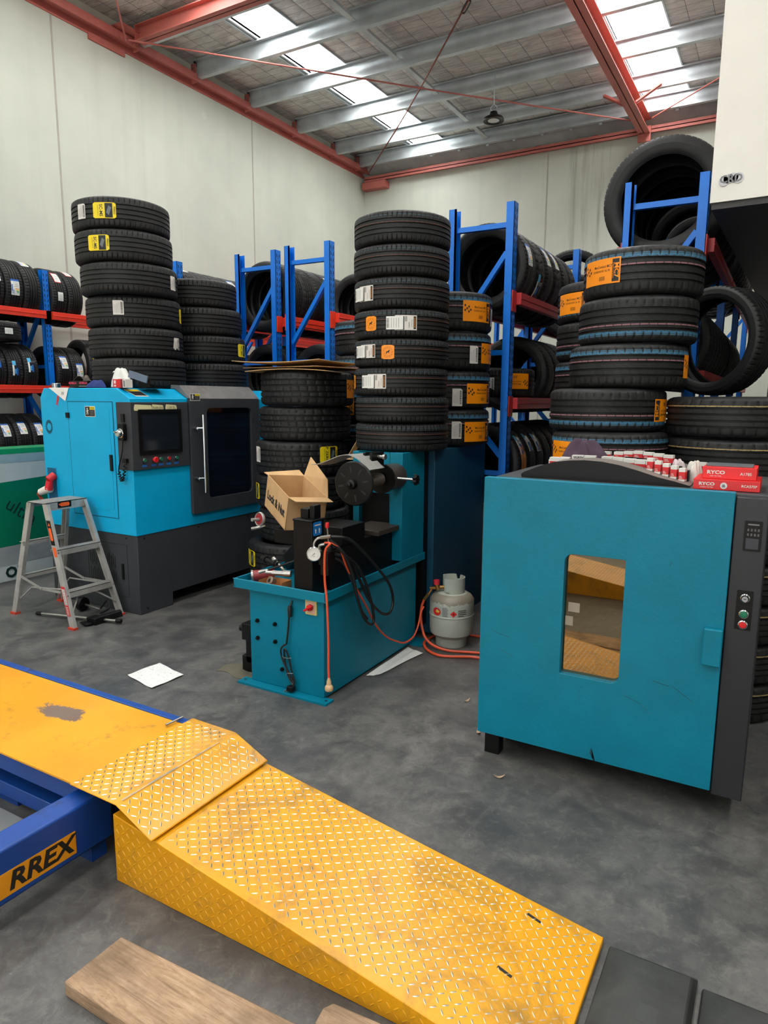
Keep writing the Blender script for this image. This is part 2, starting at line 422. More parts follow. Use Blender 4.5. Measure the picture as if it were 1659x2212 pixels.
g.box(-7.7, y - .075, 6.17, XR, y + .075, 6.18).box(-7.7, y - .006, 6.17, XR, y + .006, 6.36).box(-7.7, y - .075, 6.35, XR, y + .075, 6.36).box(-7.71, y - .075, 6.17, -7.70, y + .075, 6.36)
g.build('i_beam', PRIMER, t)
t = thing('long_rafter', 'wide red primed steel rafter running to the back wall at the right', 'rafter', (-2.42, 12.9, 6.0))
g = G(); x = -2.42
g.box(x - .09, 7.1, 5.98, x + .09, YB - .16, 5.992).box(x - .006, 7.1, 5.98, x + .006, YB - .16, 6.21).box(x - .09, 7.1, 6.2, x + .09, YB - .16, 6.212)
g.build('i_beam', PRIMER, t)
G().box(x - .1, YB - .2, 5.86, x + .1, YB - .165, 6.1).build('end_plate', PRIMER, t)
for s, nm in ((-1, 'left'), (1, 'right')):
    tag(G().beam((x + s * .09, 11.55, 6.02), (x + s * .42, 11.66, 6.25), .05, .012).beam((x + s * .09, 11.56, 6.02), (x + s * .42, 11.67, 6.25), .012, .05).build('fly_brace', PRIMER), 'short red angle brace on the %s side of the wide rafter' % nm, 'brace', 'fly braces of the wide rafter')
# round bar cross bracing
t = thing('brace_rod', 'long thin red rod from the left wall to the wide rafter, crossing the turnbuckle rod', 'brace rod', (-7.6, 6.85, 6.1))
G().tube([(-7.72, 6.75, 6.14), (-4.9, 9.7, 6.05), (-2.53, 12.4, 6.07)], .011, sub=4).build('rod', PRIMER, t)
t2 = thing('brace_rod', 'thin rusty rod with a turnbuckle running down to the back left corner', 'brace rod', (-7.7, 12.7, 6.1))
G().tube([(-7.7, 12.7, 6.14), (-5.6, 10.4, 6.12), (-3.2, 7.65, 6.14)], .011, sub=4, mi=0).build('rod', M('rusty_rod', (128, 62, 52), .6, .3), t2)
P, Q = Vector((-3.72, 8.27, 6.135)), Vector((-3.55, 8.07, 6.137)); dd = (Q - P).normalized(); sd = dd.cross(Vector((0, 0, 1))) * .022
G().tube([P, P + dd * .03 + sd, Q - dd * .03 + sd, Q, Q - dd * .03 - sd, P + dd * .03 - sd], .009, closed=True, sub=3).build('turnbuckle', BLKM, t2)
t3 = thing('brace_rod', 'short red rod rising from the rafter bracket on the left wall', 'brace rod', (-7.6, 6.7, 6.1))
G().tube([(-7.72, 6.72, 6.12), (-6.5, 5.45, 6.1)], .011, sub=1).build('rod', PRIMER, t3)
o = G().tube([(-2.25, 12.5, 6.1), (-.9, 11.2, 6.1)], .010, sub=1).build('brace_rod', PRIMER); tag(o, 'thin red rod to the right of the wide rafter', 'brace rod')
for i, x in enumerate((-6.27, -5.69, -5.13, -4.62, -4.1, -3.6, -3.1, -1.9, -1.3)):
    o = G().beam((x, 12.62, 6.2), (x + .02, 12.9, 6.38), .05, .03).build('roof_edge_bracket', GALV)
    tag(o, 'small grey bracket on the roof edge above the back wall, %s from the left corner' % ['first', 'second', 'third', 'fourth', 'fifth', 'sixth', 'seventh', 'eighth', 'ninth'][i], 'bracket', 'roof edge brackets')
# high bay lamp
t = thing('high_bay_lamp', 'round black high bay lamp hanging from the roof on a thin cable', 'lamp', (-4.13, 10.38, 5.7))
L0 = Vector((-4.13, 10.38, 0))
G().lathe([(0, 5.83), (.05, 5.83), (.06, 5.79), (.09, 5.77), (.14, 5.745), (.155, 5.72), (.155, 5.70), (.13, 5.70), (.105, 5.715), (.0, 5.715)], 32, p=L0).build('housing', BLACK, t)
G().lathe([(0, 5.712), (.085, 5.712), (.085, 5.706), (0, 5.704)], 24, p=L0).build('lens', M('lamp_lens', (225, 225, 222), .3), t)
G().tube([L0 + Vector((0, 0, 5.83)), L0 + Vector((-.05, 0, 5.88)), L0 + Vector((0, 0, 5.93)), L0 + Vector((.05, 0, 5.88)), L0 + Vector((0, 0, 5.83))], .006).cyl(L0 + Vector((0, 0, 5.93)), L0 + Vector((0, 0, 6.45)), .006, n=6).build('cable', GALV, t)
# raised cream box (site office) over the right hand side with its dark underside
t = thing('raised_office', 'cream clad box room raised overhead at the right with a dark underside', 'office')
P4 = [(-.438, 4.188), (4.2, 4.05), (4.35, 9.2), (-.29, 9.3)]
G().prism(P4, lambda a, b, d: (a, b, d), 2.632, 4.9).build('cladding', CREAMW, t)
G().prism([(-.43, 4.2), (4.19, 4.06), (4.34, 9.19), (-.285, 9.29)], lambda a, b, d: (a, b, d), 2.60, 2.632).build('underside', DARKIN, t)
bub = M('sticker_silver', (196, 196, 200), .5)
g = G()
for dx, dz, r in ((-.034, -.006, .024), (-.012, .004, .024), (.010, .006, .024), (.034, .002, .026)):
    g.cyl((-.345 + dx, 4.187, 2.737 + dz), (-.345 + dx, 4.181, 2.737 + dz), r, n=18)
g.build('sticker', bub, t)
g = G().text('CRD', .052, lambda a, b, d: (-.345 + a, 4.1798, 2.738 + b), bold=.03); g.build('sticker_lettering', INKG, t)
structure(G().prism([(12.62, 6.40), (12.98, 6.16), (13.0, 6.18), (12.62, 6.42)], lambda a, b, d: (d, a, b), XL, XR).build('trim_6', M('gutter_grey', (190, 192, 190), .5, .1, var=.2, vs=3)))
structure(G().box(-.2, 9.35, 0, XR, 9.45, 2.6).build('wall_added_dark', M('added_dark_backing', (60, 60, 62), .7)))  # dark wall added to stand in for the deep shade under the office
# ---------------------------------------------------------------- tyres
NR, NW = .33, .22
STR = {   # stripes: (centre/width, half width/width, colour)
    'touring': [], 'plain': [], 'wet': [], 'sport': [], 'zig': [],
    'eco': [(.075 + .04, .009, (112, 70, 56)), (.33, .006, (60, 96, 110))],
    'band': [(.285, .030, (62, 112, 142)), (.225, .010, (178, 92, 74)), (.335, .012, (66, 104, 128)), (.12, .014, (150, 104, 112))],
    'gold': [(.27, .012, (176, 150, 96))],
}
NSIPE = {'touring': 60, 'plain': 64, 'wet': 56, 'sport': 34, 'zig': 48, 'eco': 64, 'band': 44, 'gold': 40}
def tyre_mat(kind):
    m, n, b = newmat('tyre_rubber_' + kind)
    c = n.new('ShaderNodeSeparateXYZ'); n.link(n.co(), c.inputs[0]); x, y, z = c.outputs
    rad = n.math('SQRT', n.math('ADD', n.math('MULTIPLY', x, x), n.math('MULTIPLY', y, y)))
    zn = n.math('DIVIDE', z, NW)
    ang = n.math('MULTIPLY', n.math('ARCTAN2', y, x), NSIPE[kind] / (2 * pi))
    base = n.ramp(n.noise(14, 4), [(.3, lin((24, 24, 25))), (.7, lin((35, 35, 36)))])
    onface = n.math('GREATER_THAN', rad, NR - .0065)
    # slanted fine sipes on the middle ribs
    wob = n.math('MULTIPLY', n.math('SINE', n.math('MULTIPLY', zn, 26.0)), .22)
    fr = n.math('FRACT', n.math('ADD', n.math('MULTIPLY', ang, 1.0), n.math('ADD', n.math('MULTIPLY', zn, 5.0), wob)))
    sl = n.math('LESS_THAN', fr, .12 if kind != 'sport' else .16)
    mid = n.math('LESS_THAN', n.math('ABSOLUTE', zn), .27)
    sip = n.math('MULTIPLY', n.math('MULTIPLY', sl, mid), onface)
    col = base
    for z0, hw, cc in STR[kind]:
        f = n.math('MULTIPLY', n.math('LESS_THAN', n.math('ABSOLUTE', n.math('SUBTRACT', zn, z0)), hw), onface)
        f = n.math('MULTIPLY', f, n.ramp(n.noise(40, 3), [(.3, (.7, .7, .7, 1)), (.6, (1, 1, 1, 1))]))
        col = n.mix(f, col, lin(cc))
    groove_shade = n.math('MULTIPLY', n.math('LESS_THAN', rad, NR - .0035), n.math('MULTIPLY', n.math('LESS_THAN', n.math('ABSOLUTE', zn), .40), n.math('GREATER_THAN', rad, NR - .010)))  # groove bottoms: shade painted into the rubber colour
    col = n.mix(n.math('MAXIMUM', n.math('MULTIPLY', sip, .8), n.math('MULTIPLY', groove_shade, .85)), col, lin((9, 9, 9)))
    n.link(col, b.inputs['Base Color']); b.inputs['Roughness'].default_value = .5
    b.inputs['Specular IOR Level'].default_value = .32
    h = n.math('MULTIPLY', sip, -1.0)
    # faint raised rings and lettering blocks on the sidewall
    side = n.math('LESS_THAN', rad, NR - .02)
    ring = n.math('MULTIPLY', n.math('MULTIPLY', n.math('GREATER_THAN', n.math('SINE', n.math('MULTIPLY', rad, 700)), .6), side), .5)
    n.link(n.bump(n.math('ADD', h, ring), .0022), b.inputs['Normal'])
    return m
_TY = {}
def tyre_mesh(kind, thin=False):
    k = (kind, thin)
    if k in _TY: return _TY[k]
    R, w = NR, NW; ns = NSIPE[kind]; N = ns * 6
    rb = R * (.69 if not thin else .76)
    gr = [-.215, -.075, .075, .215] if kind not in ('sport', 'zig') else [-.24, -.09, .09, .24]
    P = [(rb, -.40 * w, 0), (rb + .012, -.455 * w, 0), (rb + .03, -.482 * w, 0), (rb + .055, -.4955 * w, 0), (R - .05, -.4975 * w, 0), (R - .028, -.482 * w, 0), (R - .0135, -.452 * w, 0), (R - .005, -.415 * w, 1), (R - .0025, -.37 * w, 1), (R - .001, -.31 * w, 1)]
    for gz in gr:
        P += [(R - .0008, (gz - .024) * w, 2 if gz == gr[0] else 0), (R - .0075, (gz - .017) * w, 0), (R - .0075, (gz + .017) * w, 0), (R - .0003, (gz + .024) * w, 3 if gz == gr[-1] else 0)]
    P += [(R - .001, .31 * w, 1), (R - .0025, .37 * w, 1), (R - .005, .415 * w, 1), (R - .0135, .452 * w, 0), (R - .028, .482 * w, 0), (R - .05, .4975 * w, 0), (rb + .055, .4955 * w, 0), (rb + .03, .482 * w, 0), (rb + .012, .455 * w, 0), (rb, .40 * w, 0),
          (rb + .004, .34 * w, 0), (rb + .03, .42 * w, 0), (R - .035, .43 * w, 0), (R - .018, .36 * w, 0), (R - .014, 0, 0), (R - .018, -.36 * w, 0), (R - .035, -.43 * w, 0), (rb + .03, -.42 * w, 0), (rb + .004, -.34 * w, 0)]
    k_ = len(P); v = []; f = []
    ph = {1: 0}
    for i in range(N):
        a = 2 * pi * i / N; c, s = cos(a), sin(a)
        for r, z, fl in P:
            if fl == 1 and i % 6 == 0: r -= .0055 if kind != 'zig' else .004
            if kind in ('sport', 'zig') and fl == 0 and r > R - .002 and (i + int((z / w) * 9)) % 6 == 0: r -= .004
            v.append((r * c, r * s, z))
    for i in range(N):
        i2 = (i + 1) % N
        for j in range(k_):
            j2 = (j + 1) % k_; f.append((i * k_ + j, i2 * k_ + j, i2 * k_ + j2, i * k_ + j2))
    me = bpy.data.meshes.new('tyre_' + kind); me.from_pydata(v, [], f)
    mn = 'tyre_rubber_' + kind
    me.materials.append(MATS.get(mn) or tyre_mat(kind))
    bm = bmesh.new(); bm.from_mesh(me); bmesh.ops.recalc_face_normals(bm, faces=bm.faces)
    for q in bm.faces: q.smooth = True
    for e in bm.edges: e.smooth = e.calc_face_angle(0) < radians(38)
    bm.to_mesh(me); bm.free()
    _TY[k] = me; return me

# flat label designs: (u, v) in metres, origin at the label's centre
def lab_barcode(g, w=.075, h=.10, seed=1, torn=False):
    rnd = random.Random(seed)
    P = [(-w / 2, -h / 2), (w / 2, -h / 2), (w / 2, h / 2 - .008), (w / 2 - .01, h / 2), (-w / 2, h / 2)]
    if torn: P = [(-w / 2, -h / 2 + .02), (-w * .1, -h / 2), (0, -h / 2 + .02), (w / 2, -h / 2 + .004), (w / 2, h / 2), (-w / 2 + .012, h / 2)]
    fan(g, P, 0, 0)
    y = -h * .40
    while y < h * .40:
        b = rnd.choice((.0015, .0025, .0035)); quad(g, w * .22, y, w * .42, min(y + b, h * .42), 1, .0006); y += b + rnd.choice((.0016, .0026))
    for i in range(6):
        u = -w * .38 + i * w * .10; quad(g, u, -h * .36, u + .0015, -h * .36 + h * rnd.uniform(.4, .72), 2, .0006)
def quad(g, u0, v0, u1, v1, mi, d=0.0):
    n = max(1, int(abs(u1 - u0) / .012)); vs = []
    for i in range(n + 1):
        u = u0 + (u1 - u0) * i / n; vs += [(u, v0, d), (u, v1, d)]
    g.add(vs, [(2 * i, 2 * i + 2, 2 * i + 3, 2 * i + 1) for i in range(n)], mi)
def fan(g, P, mi, d):
    us = [p[0] for p in P]; u0, u1 = min(us), max(us); n = max(2, int((u1 - u0) / .012))
    def span(u):
        ys = []
        for (a, b), (c, e) in zip(P, P[1:] + P[:1]):
            if min(a, c) - 1e-9 <= u <= max(a, c) + 1e-9 and abs(a - c) > 1e-9: ys.append(b + (e - b) * (u - a) / (c - a))
        return min(ys), max(ys)
    vs = []
    for i in range(n + 1):
        u = u0 + (u1 - u0) * (i / n); u = min(max(u, u0 + 1e-6), u1 - 1e-6); a, b = span(u); vs += [(u, a, d), (u, b, d)]
    g.add(vs, [(2 * i, 2 * i + 2, 2 * i + 3, 2 * i + 1) for i in range(n)], mi)
def rot_fn(a, du=0, dv=0):
    c, s = cos(a), sin(a); return lambda x, y, d: (du + c * x - s * y, dv + s * x + c * y, d)
def lab_yellow(g, txt='SC-MS'):
    w, h = .155, .105; fan(g, rrect(-w / 2, -h / 2, w / 2, h / 2, .008, 3), 0, 0)
    quad(g, .005, -h * .46, .055, h * .46, 1, .0005)
    fan(g, [(.012 + .006, -.03), (.04, -.034), (.047, -.015), (.044, 0), (.048, .018), (.04, .034), (.02, .032), (.014, .012), (.017, 0), (.013, -.014)], 2, .0009)
    g.text(txt, .030, rot_fn(-pi / 2, -.022, 0), 1, bold=.02)
    g.text('PIRELLI', .017, rot_fn(-pi / 2, .067, 0), 1, bold=.02)
    g.text('255/35R19 96Y XL', .009, rot_fn(-pi / 2, -.043, 0), 1)
def lab_orange(g, flip=False, code='MC7', name='MaxContact MC7'):
    w, h = .27, .115; s = -1 if flip else 1; r = rot_fn(0 if not flip else pi)
    quad(g, -w / 2, -h / 2, w / 2, h / 2, 0)
    def q(u0, v0, u1, v1, mi): quad(g, s * u0 * 1.35, s * v0 * 1.2, s * u1 * 1.35, s * v1 * 1.2, mi, .0005)
    q(.064, -.042, .094, .042, 1)
    g.text(code, .034, rot_fn(-pi / 2 if not flip else pi / 2, s * .112, 0), 0, bold=.03, depth=.001)
    g.text('MaxContact', .014, rot_fn(-pi / 2 if not flip else pi / 2, s * .094, 0), 0, depth=.001)
    g.text(name, .0175, rot_fn(0 if not flip else pi, s * .022, s * .022), 1, bold=.01)
    g.text('225/45R18 95Y XL FR', .0135, rot_fn(0 if not flip else pi, s * .012, s * .002), 1, bold=.01)
    for i in range(14): q(.0 + i * .0022, -.034, .001 + i * .0022, -.018, 1 if i % 3 else 2)
    for i in range(4):     # chequered flag flourish
        for j in range(3):
            if (i + j) % 2 == 0: q(-.092 + i * .011, -.002 + j * .011 - i * .003, -.083 + i * .011, .007 + j * .011 - i * .003, 1)
def lab_horse(g):
    fan(g, rrect(-.034, -.042, .034, .042, .006, 3), 0, 0)
    n = 28
    for r0, r1 in ((.027, .0275), (.019, .0195)):
        g.add([(r * cos(2 * pi * i / n), r * 1.15 * sin(2 * pi * i / n), .0006) for r in (r0, r1) for i in range(n)], [(i, (i + 1) % n, n + (i + 1) % n, n + i) for i in range(n)], 1)
    for k, ch in enumerate('CONTINENTAL'):
        a = radians(160 - k * 32); g.text(ch, .008, rot_fn(a - pi / 2, .0232 * cos(a), .0232 * 1.15 * sin(a)), 1)
    H = [(-.011, -.010), (-.007, -.004), (-.009, .002), (-.003, .006), (.003, .006), (.006, .013), (.010, .013), (.009, .009), (.012, .006), (.008, .004), (.006, -.001), (.010, -.006), (.007, -.007), (.003, -.002), (-.002, -.001), (-.003, -.005), (-.006, -.011)]
    g.add([(u, v, .0007) for u, v in H], [tuple(range(len(H)))], 1)
def lab_white(g, peel=False):
    quad(g, -.058, -.044, .058, .044, 0)
    quad(g, .040, -.038, .054, .038, 1, .0005); g.text('Continental', .0125, rot_fn(-pi / 2, .047, 0), 2, depth=.001)
    for i in range(9): quad(g, -.006, .008 + i * .0034, .006, .0095 + i * .0034, 1, .0005)
    g.text('EcoContact 6', .008, rot_fn(-pi / 2, .031, -.005), 1); g.text('205/60R16', .008, rot_fn(-pi / 2, .016, -.014), 1)
    quad(g, -.054, -.042, -.008, -.037, 1, .0005); quad(g, -.014, -.040, -.009, .038, 1, .0006)
    u0 = -.105; quad(g, u0, -.040, -.016, .038, 3, .0012 if not peel else .006)
    for i in range(5): quad(g, u0 + .014 + i * .013, -.03, u0 + .016 + i * .013, .028, 4, .0018 if not peel else .0066)
    y = -.03
    rnd = random.Random(4)
    while y < .028: b = rnd.choice((.0015, .003)); quad(g, u0 + .003, y, u0 + .012, y + b, 1, .0018 if not peel else .0066); y += b + .002
def lab_energy(g, top=3):
    w, h = .145, .085      # long side along the tread's circumference (u)
    quad(g, -w / 2, -h / 2, w / 2, h / 2, 0); quad(g, w / 2 - .018, -h / 2, w / 2, h / 2, 2, .0005)
    for i, (c, l) in enumerate(((3, .02), (3, .026), (4, .032), (5, .038))): quad(g, -.05 + i * .011, -.036, -.043 + i * .011, -.036 + l, c, .0006)
    for i in range(3): quad(g, -.055 + i * .012, .010, -.05 + i * .012, .034, 2, .0006)
    for i in range(5): quad(g, .006 + i * .009, -.034, .009 + i * .009, .02 - (i % 2) * .02, 1, .0006)
    quad(g, -.035, .028, .025, .039, 2, .0008)
def lab_redwhite(g):
    quad(g, -.075, -.045, .075, .045, 0); quad(g, -.075, -.045, -.066, .045, 2, .0004); quad(g, -.075, .036, .075, .045, 2, .0004); quad(g, .066, -.045, .075, .045, 2, .0004)
    for i in range(6): quad(g, -.05 + i * .016, -.03, -.046 + i * .016, .02, 1, .0005)
def lab_film(g):      # clear film label with blue and white print
    quad(g, -.08, -.05, .08, .05, 0); quad(g, -.075, -.02, .0, .0, 1, .0006); quad(g, -.08, .025, .03, .048, 2, .0006)
    quad(g, .03, .0, .078, .045, 3, .0006); quad(g, -.06, .004, -.01, .018, 3, .0006)
def lab_plain(g): quad(g, -.05, -.035, .05, .035, 0); [quad(g, -.04 + i * .012, -.025, -.037 + i * .012, .02, 1, .0005) for i in range(6)]
FILM = M('glossy_film', (40, 42, 46), .12, var=.2)
LAB = {
    'barcode': (lambda g: lab_barcode(g), [OFFW, INK, INKG]), 'torn': (lambda g: lab_barcode(g, .075, .095, 3, True), [OFFW, INK, INKG]),
    'yellow': (lambda g: lab_yellow(g), [YEL, INK, M('grey_print', (96, 108, 110), .4)]), 'zero': (lambda g: lab_yellow(g, 'P ZERO'), [YEL, INK, MATS['grey_print']]),
    'orange': (lambda g: lab_orange(g), [ORG, INK, M('dark_orange_print', (180, 104, 20), .5)]), 'orangeflip': (lambda g: lab_orange(g, True), [ORG, INK, MATS['dark_orange_print']]),
    'ugflip': (lambda g: lab_orange(g, True, 'UC7', 'MaxContact UC7'), [ORG, INK, MATS['dark_orange_print']]),
    'horse': (lab_horse, [ORG, INK]), 'white': (lambda g: lab_white(g), [OFFW, INK, ORG, PAPER, INKG]), 'peel': (lambda g: lab_white(g, True), [OFFW, INK, ORG, PAPER, INKG]),
    'energy': (lambda g: lab_energy(g), [PAPER, INKG, LBL_BLUE, M('green_print', (60, 160, 70), .5), YEL, ORG]), 'redwhite': (lab_redwhite, [PAPER, INKG, REDB]),
    'film': (lab_film, [FILM, LBL_BLUE, PAPER, SKYB]), 'plainlabel': (lab_plain, [PAPER, INKG]),
}
LABNAME = {'barcode': 'white barcode label', 'torn': 'torn white label', 'yellow': 'yellow label reading SC-MS', 'zero': 'yellow label reading P ZERO', 'orange': 'orange label reading MC7', 'orangeflip': 'orange label printed upside down', 'ugflip': 'orange label printed upside down', 'horse': 'orange square label with a horse', 'white': 'white printed label', 'peel': 'peeling white printed label', 'energy': 'white energy rating label', 'redwhite': 'red bordered white label', 'film': 'blue and silver film label', 'plainlabel': 'white label'}
_LM = {}
LSC = {'white': 1.25, 'peel': 1.2, 'horse': 1.3, 'energy': 1.15, 'film': 1.1}
def label_mesh(kind):
    if kind in _LM: return _LM[kind]
    g = G(); fnn, mats = LAB[kind]; fnn(g); k_ = LSC.get(kind, 1.0); g.v = [(a * k_, b * k_, c) for a, b, c in g.v]
    R = NR + .0012
    g.v = [((R + d) * cos(u / R), (R + d) * sin(u / R), v) for u, v, d in g.v]
    me = bpy.data.meshes.new('paper_label'); me.from_pydata(g.v, [], g.f)
    for m in mats: me.materials.append(m)
    me.polygons.foreach_set('material_index', g.m)
    _LM[kind] = me; return me

TYRES = []
def tyre(kind, R, w, pos, label, labels=(), group=None, rot=(0, 0, 0), thin=False, spin=None):
    """one tyre; labels = [(design, angle from the direction facing the camera, height/width, tilt)]"""
    o = bpy.data.objects.new('tyre', tyre_mesh(kind, thin)); COL.objects.link(o)
    o.location = pos; s = R / NR; o.scale = (s, s, w / NW)
    M3 = Matrix.Rotation(rot[2], 3, 'Z') @ Matrix.Rotation(rot[1], 3, 'Y') @ Matrix.Rotation(rot[0], 3, 'X')
    o.rotation_euler = M3.to_euler()
    tag(o, label, 'tyre', group)
    for L in labels:
        lk, ang, zc = L[:3]
        c = bpy.data.objects.new('paper_label', label_mesh(lk)); COL.objects.link(c); c.parent = o
        if rot == (0, 0, 0) or abs(rot[0]) > 2: a = atan2(-pos[1], -pos[0]) * (1 if rot[0] == 0 else -1)
        else: a = 0
        a = (a + radians(ang)) if abs(rot[0]) < 2 else (a - radians(ang))
        c.rotation_euler = (0, 0, a); c.location = (0, 0, zc * NW)
        c['label'] = LABNAME[lk]
    TYRES.append(o); return o

def stack(kind, R, ws, xy, z0, desc, group, labels={}, flips=()):
    z = z0; n = len(ws)
    for i, w in enumerate(ws):
        x, y = xy[i] if isinstance(xy[0], (tuple, list)) else xy
        fl = i in flips
        tyre(kind, R, w - .0015, (x, y, z + w / 2), ordinal(i, n) + ' ' + desc, labels.get(i, ()), group, rot=(pi, 0, 0) if fl else (0, 0, 0))
        z += w
    return z
# tall leaning stack on the blue lathe
stack('touring', .362, [.2335] * 6, [(-4.575, 3.955), (-4.605, 3.965), (-4.622, 3.968), (-4.592, 3.915), (-4.622, 3.905), (-4.650, 3.916)], 1.674,
      'tyre of the leaning stack of six on the blue lathe', 'tyres stacked on the front of the blue lathe cabinet',
      {5: [('yellow', -19, .02), ('barcode', -50, .03)], 4: [('yellow', -30, .03)], 3: [('barcode', 62, .0)], 2: [('barcode', -18, .08), ('yellow', 84, 0)], 1: [('torn', 55, .0)]})
stack('touring', .362, [.2335] * 4, [(-4.60, 4.74), (-4.61, 4.73), (-4.63, 4.71), (-4.67, 4.70)], 1.674,
      'tyre of the shorter stack of four on the blue lathe', 'tyres stacked on the rear of the blue lathe cabinet', {1: [('yellow', 66, 0)]})
# stack topped with flattened cardboard
stack('sport', .355, [.258] * 7, [(-3.22, 4.36), (-3.30, 4.30), (-3.25, 4.38), (-3.26, 4.36), (-3.26, 4.36), (-3.24, 4.39), (-3.20, 4.37)], 0,
      'wide tyre of the stack topped with flattened cardboard', 'tyres stacked under the flattened cardboard',
      {4: [('zero', 36, .12), ('barcode', -66, .1)], 6: [('orange', 78, 0)], 3: [('zero', -78, 0)], 1: [('zero', -70, 0)]})
# eight tyres on the teal machine
EC = [(-2.18, 4.02), (-2.175, 4.01), (-2.185, 4.01), (-2.18, 4.005), (-2.185, 4.01), (-2.19, 4.02), (-2.19, 4.015), (-2.19, 4.02)]
stack('eco', .304, [.1785, .166, .178, .17, .175, .19, .186, .19], EC, 1.277,
      'tyre of the stack of eight on the teal machine', 'tyres stacked on the teal straightening machine',
      {5: [('peel', -47, 0)], 4: [('horse', -38, 0), ('white', 5, .0)], 3: [('peel', -44, .05), ('horse', -16, 0)], 2: [('horse', -80, 0), ('white', -30, 0)]})
stack('band', .311, [.262] * 4, (-2.145, 4.628), 1.277,
      'orange labelled tyre partly behind the stack of eight', 'blue lined tyres behind the stack of eight',
      {3: [('orange', 42, 0), ('barcode', 78, -.1)], 2: [('orange', 72, -.05), ('barcode', 36, -.1)], 1: [('orange', 50, -.1), ('barcode', 14, -.2)], 0: [('orange', 48, -.1), ('barcode', 14, -.05)]})
stack('band', .33, [.281] * 8, (-3.13, 5.235), 0,
      'blue lined tyre, half hidden stack left of the stack of eight', 'blue lined tyres between the racks', {5: [('orange', -52, 0)], 6: []}, flips=())
# leaning stack behind the oven
stack('band', .30, [.245] * 5 + [.219, .219, .224, .232, .238], [(-.82, 3.85)] * 5 + [(-.81, 3.84), (-.839, 3.866), (-.757, 3.93), (-.722, 3.95), (-.712, 3.965)], 0,
      'blue lined tyre, leaning stack behind the teal oven', 'leaning stack of blue lined tyres behind the oven',
      {9: [('orange', -44, .03)], 7: [('orange', 88, 0)], 6: [('orange', 74, 0)], 5: [('orange', -48, 0)]}, flips=(8, 6))
stack('band', .318, [.2305] * 9 + [.236], (-1.005, 4.575), 0,
      'blue lined tyre, stack hidden left behind the oven\'s leaning stack', 'blue lined tyres behind the leaning stack',
      {9: [('orangeflip', -46, .05), ('barcode', -10, -.02)]}, flips=(9, 8))
stack('gold', .34, [.2031] * 8, (-.21, 3.995), 0, 'gold lined tyre, right edge behind the oven', 'gold lined tyres at the right behind the oven', {6: [], 4: [('barcode', 20, 0)]})
stack('plain', .33, [.2035] * 8, (-.14, 4.72), 0, 'dark tyre, stack under the upright tyre at right', 'dark tyres under the upright tyre')
tyre('plain', .31, .2, (-.375, 4.56, 1.945), 'dark tyre standing upright and open towards the camera at the right edge', rot=(radians(90), 0, radians(-30)), thin=True)
# ---------------------------------------------------------------- racks
def slots(g, x, ys, z0, z1, mi, face=1):
    """keyhole perforations on the aisle face of a post"""
    z = z1 - .05; k = 0
    while z > z0:
        for s in (-1, 1):
            y = ys + s * .017
            g.prism([(-.006 * s, -.014), (.004 * s, -.018), (.008 * s, .010), (.002 * s, .018)], lambda a, b, d: (x + d * face, y + a, z + b), .0, .0012, mi)
            if k % 2: g.cyl((x, ys + s * .012, z + .028), (x + .0012 * face, ys + s * .012, z + .028), .004, n=6, mi=mi)
        z -= .055; k += 1
def rack(label, x0, x1, ys, levels, top=3.0, group='blue upright tyre racks', beams=(ORED,), zb=.0, yend=None, first=True, ybeg=None):
    t = thing('tyre_rack', label, 'rack', ((x0 + x1) / 2, ys[0], 0), group)
    for k, y in enumerate(ys):
        for x, s in ((x0, 1), (x1, 1)):
            g = G(); a, b = x - .03 * 1, x + .03
            # C-section open towards the middle of the frame
            g.box(b - .004, y - .04, zb, b, y + .04, top, 0) if x == x1 else g.box(a, y - .04, zb, a + .004, y + .04, top, 0)
            g.box(a, y - .04, zb, b, y - .036, top, 0).box(a, y + .036, zb, b, y + .04, top, 0)
            if x == x0: g.box(b - .016, y - .04, zb, b, y - .034, top, 0)
            slots(g, b if x == x1 else a, y, 1.0 if k == 0 else 2.0, top, 1, 1 if x == x1 else -1)
            if x == x0: slots(g, a + .005, y, 2.3, top, 1, 1)
            g.cyl((x, y, zb), (x, y, zb + .01), .05, n=4)
            g.build('post', [BLUE, M('slot_shadow', (10, 26, 52), .8)], t, flat=True)
        for z in (top - .15, 1.95, 1.05):
            G().box(x0 + .03, y - .02, z - .018, x1 - .03, y + .02, z + .018).build('brace', BLUE, t)
        for za, zb_ in (((2.12, 2.66), (1.2, 1.7)) if top > 2.8 else ((1.2, 1.7),)):
            p, q = (x0 + .03, y, za), (x1 - .03, y, zb_)
            if za < 2: p, q = (x0 + .03, y, 1.62), (x1 - .03, y, 1.18)
            G().beam(p, q, .04, .035).build('brace', BLUE, t)
    Y = list(ys)
    if yend: Y.append(yend)
    if ybeg: Y = [ybeg] + Y
    for li, z in enumerate(levels):
        for a, b in zip(Y[:-1], Y[1:]):
            for x in (x0, x1):
                xx = x + (.031 if x == x1 else -.075)
                g = G().box(xx, a + .042, z - .085, xx + .044, b - .042, z).box(xx, a + .042, z - .045, xx + .05, b - .042, z - .04)
                xo = x + (.030 if x == x1 else -.034)
                for yy in (a, b):
                    g.box(xo, yy - .041, z - .14, xo + .008, yy + .045, z + .01)
                g.build('beam', beams[min(li, len(beams) - 1)], t, bevel=.002)
    return t

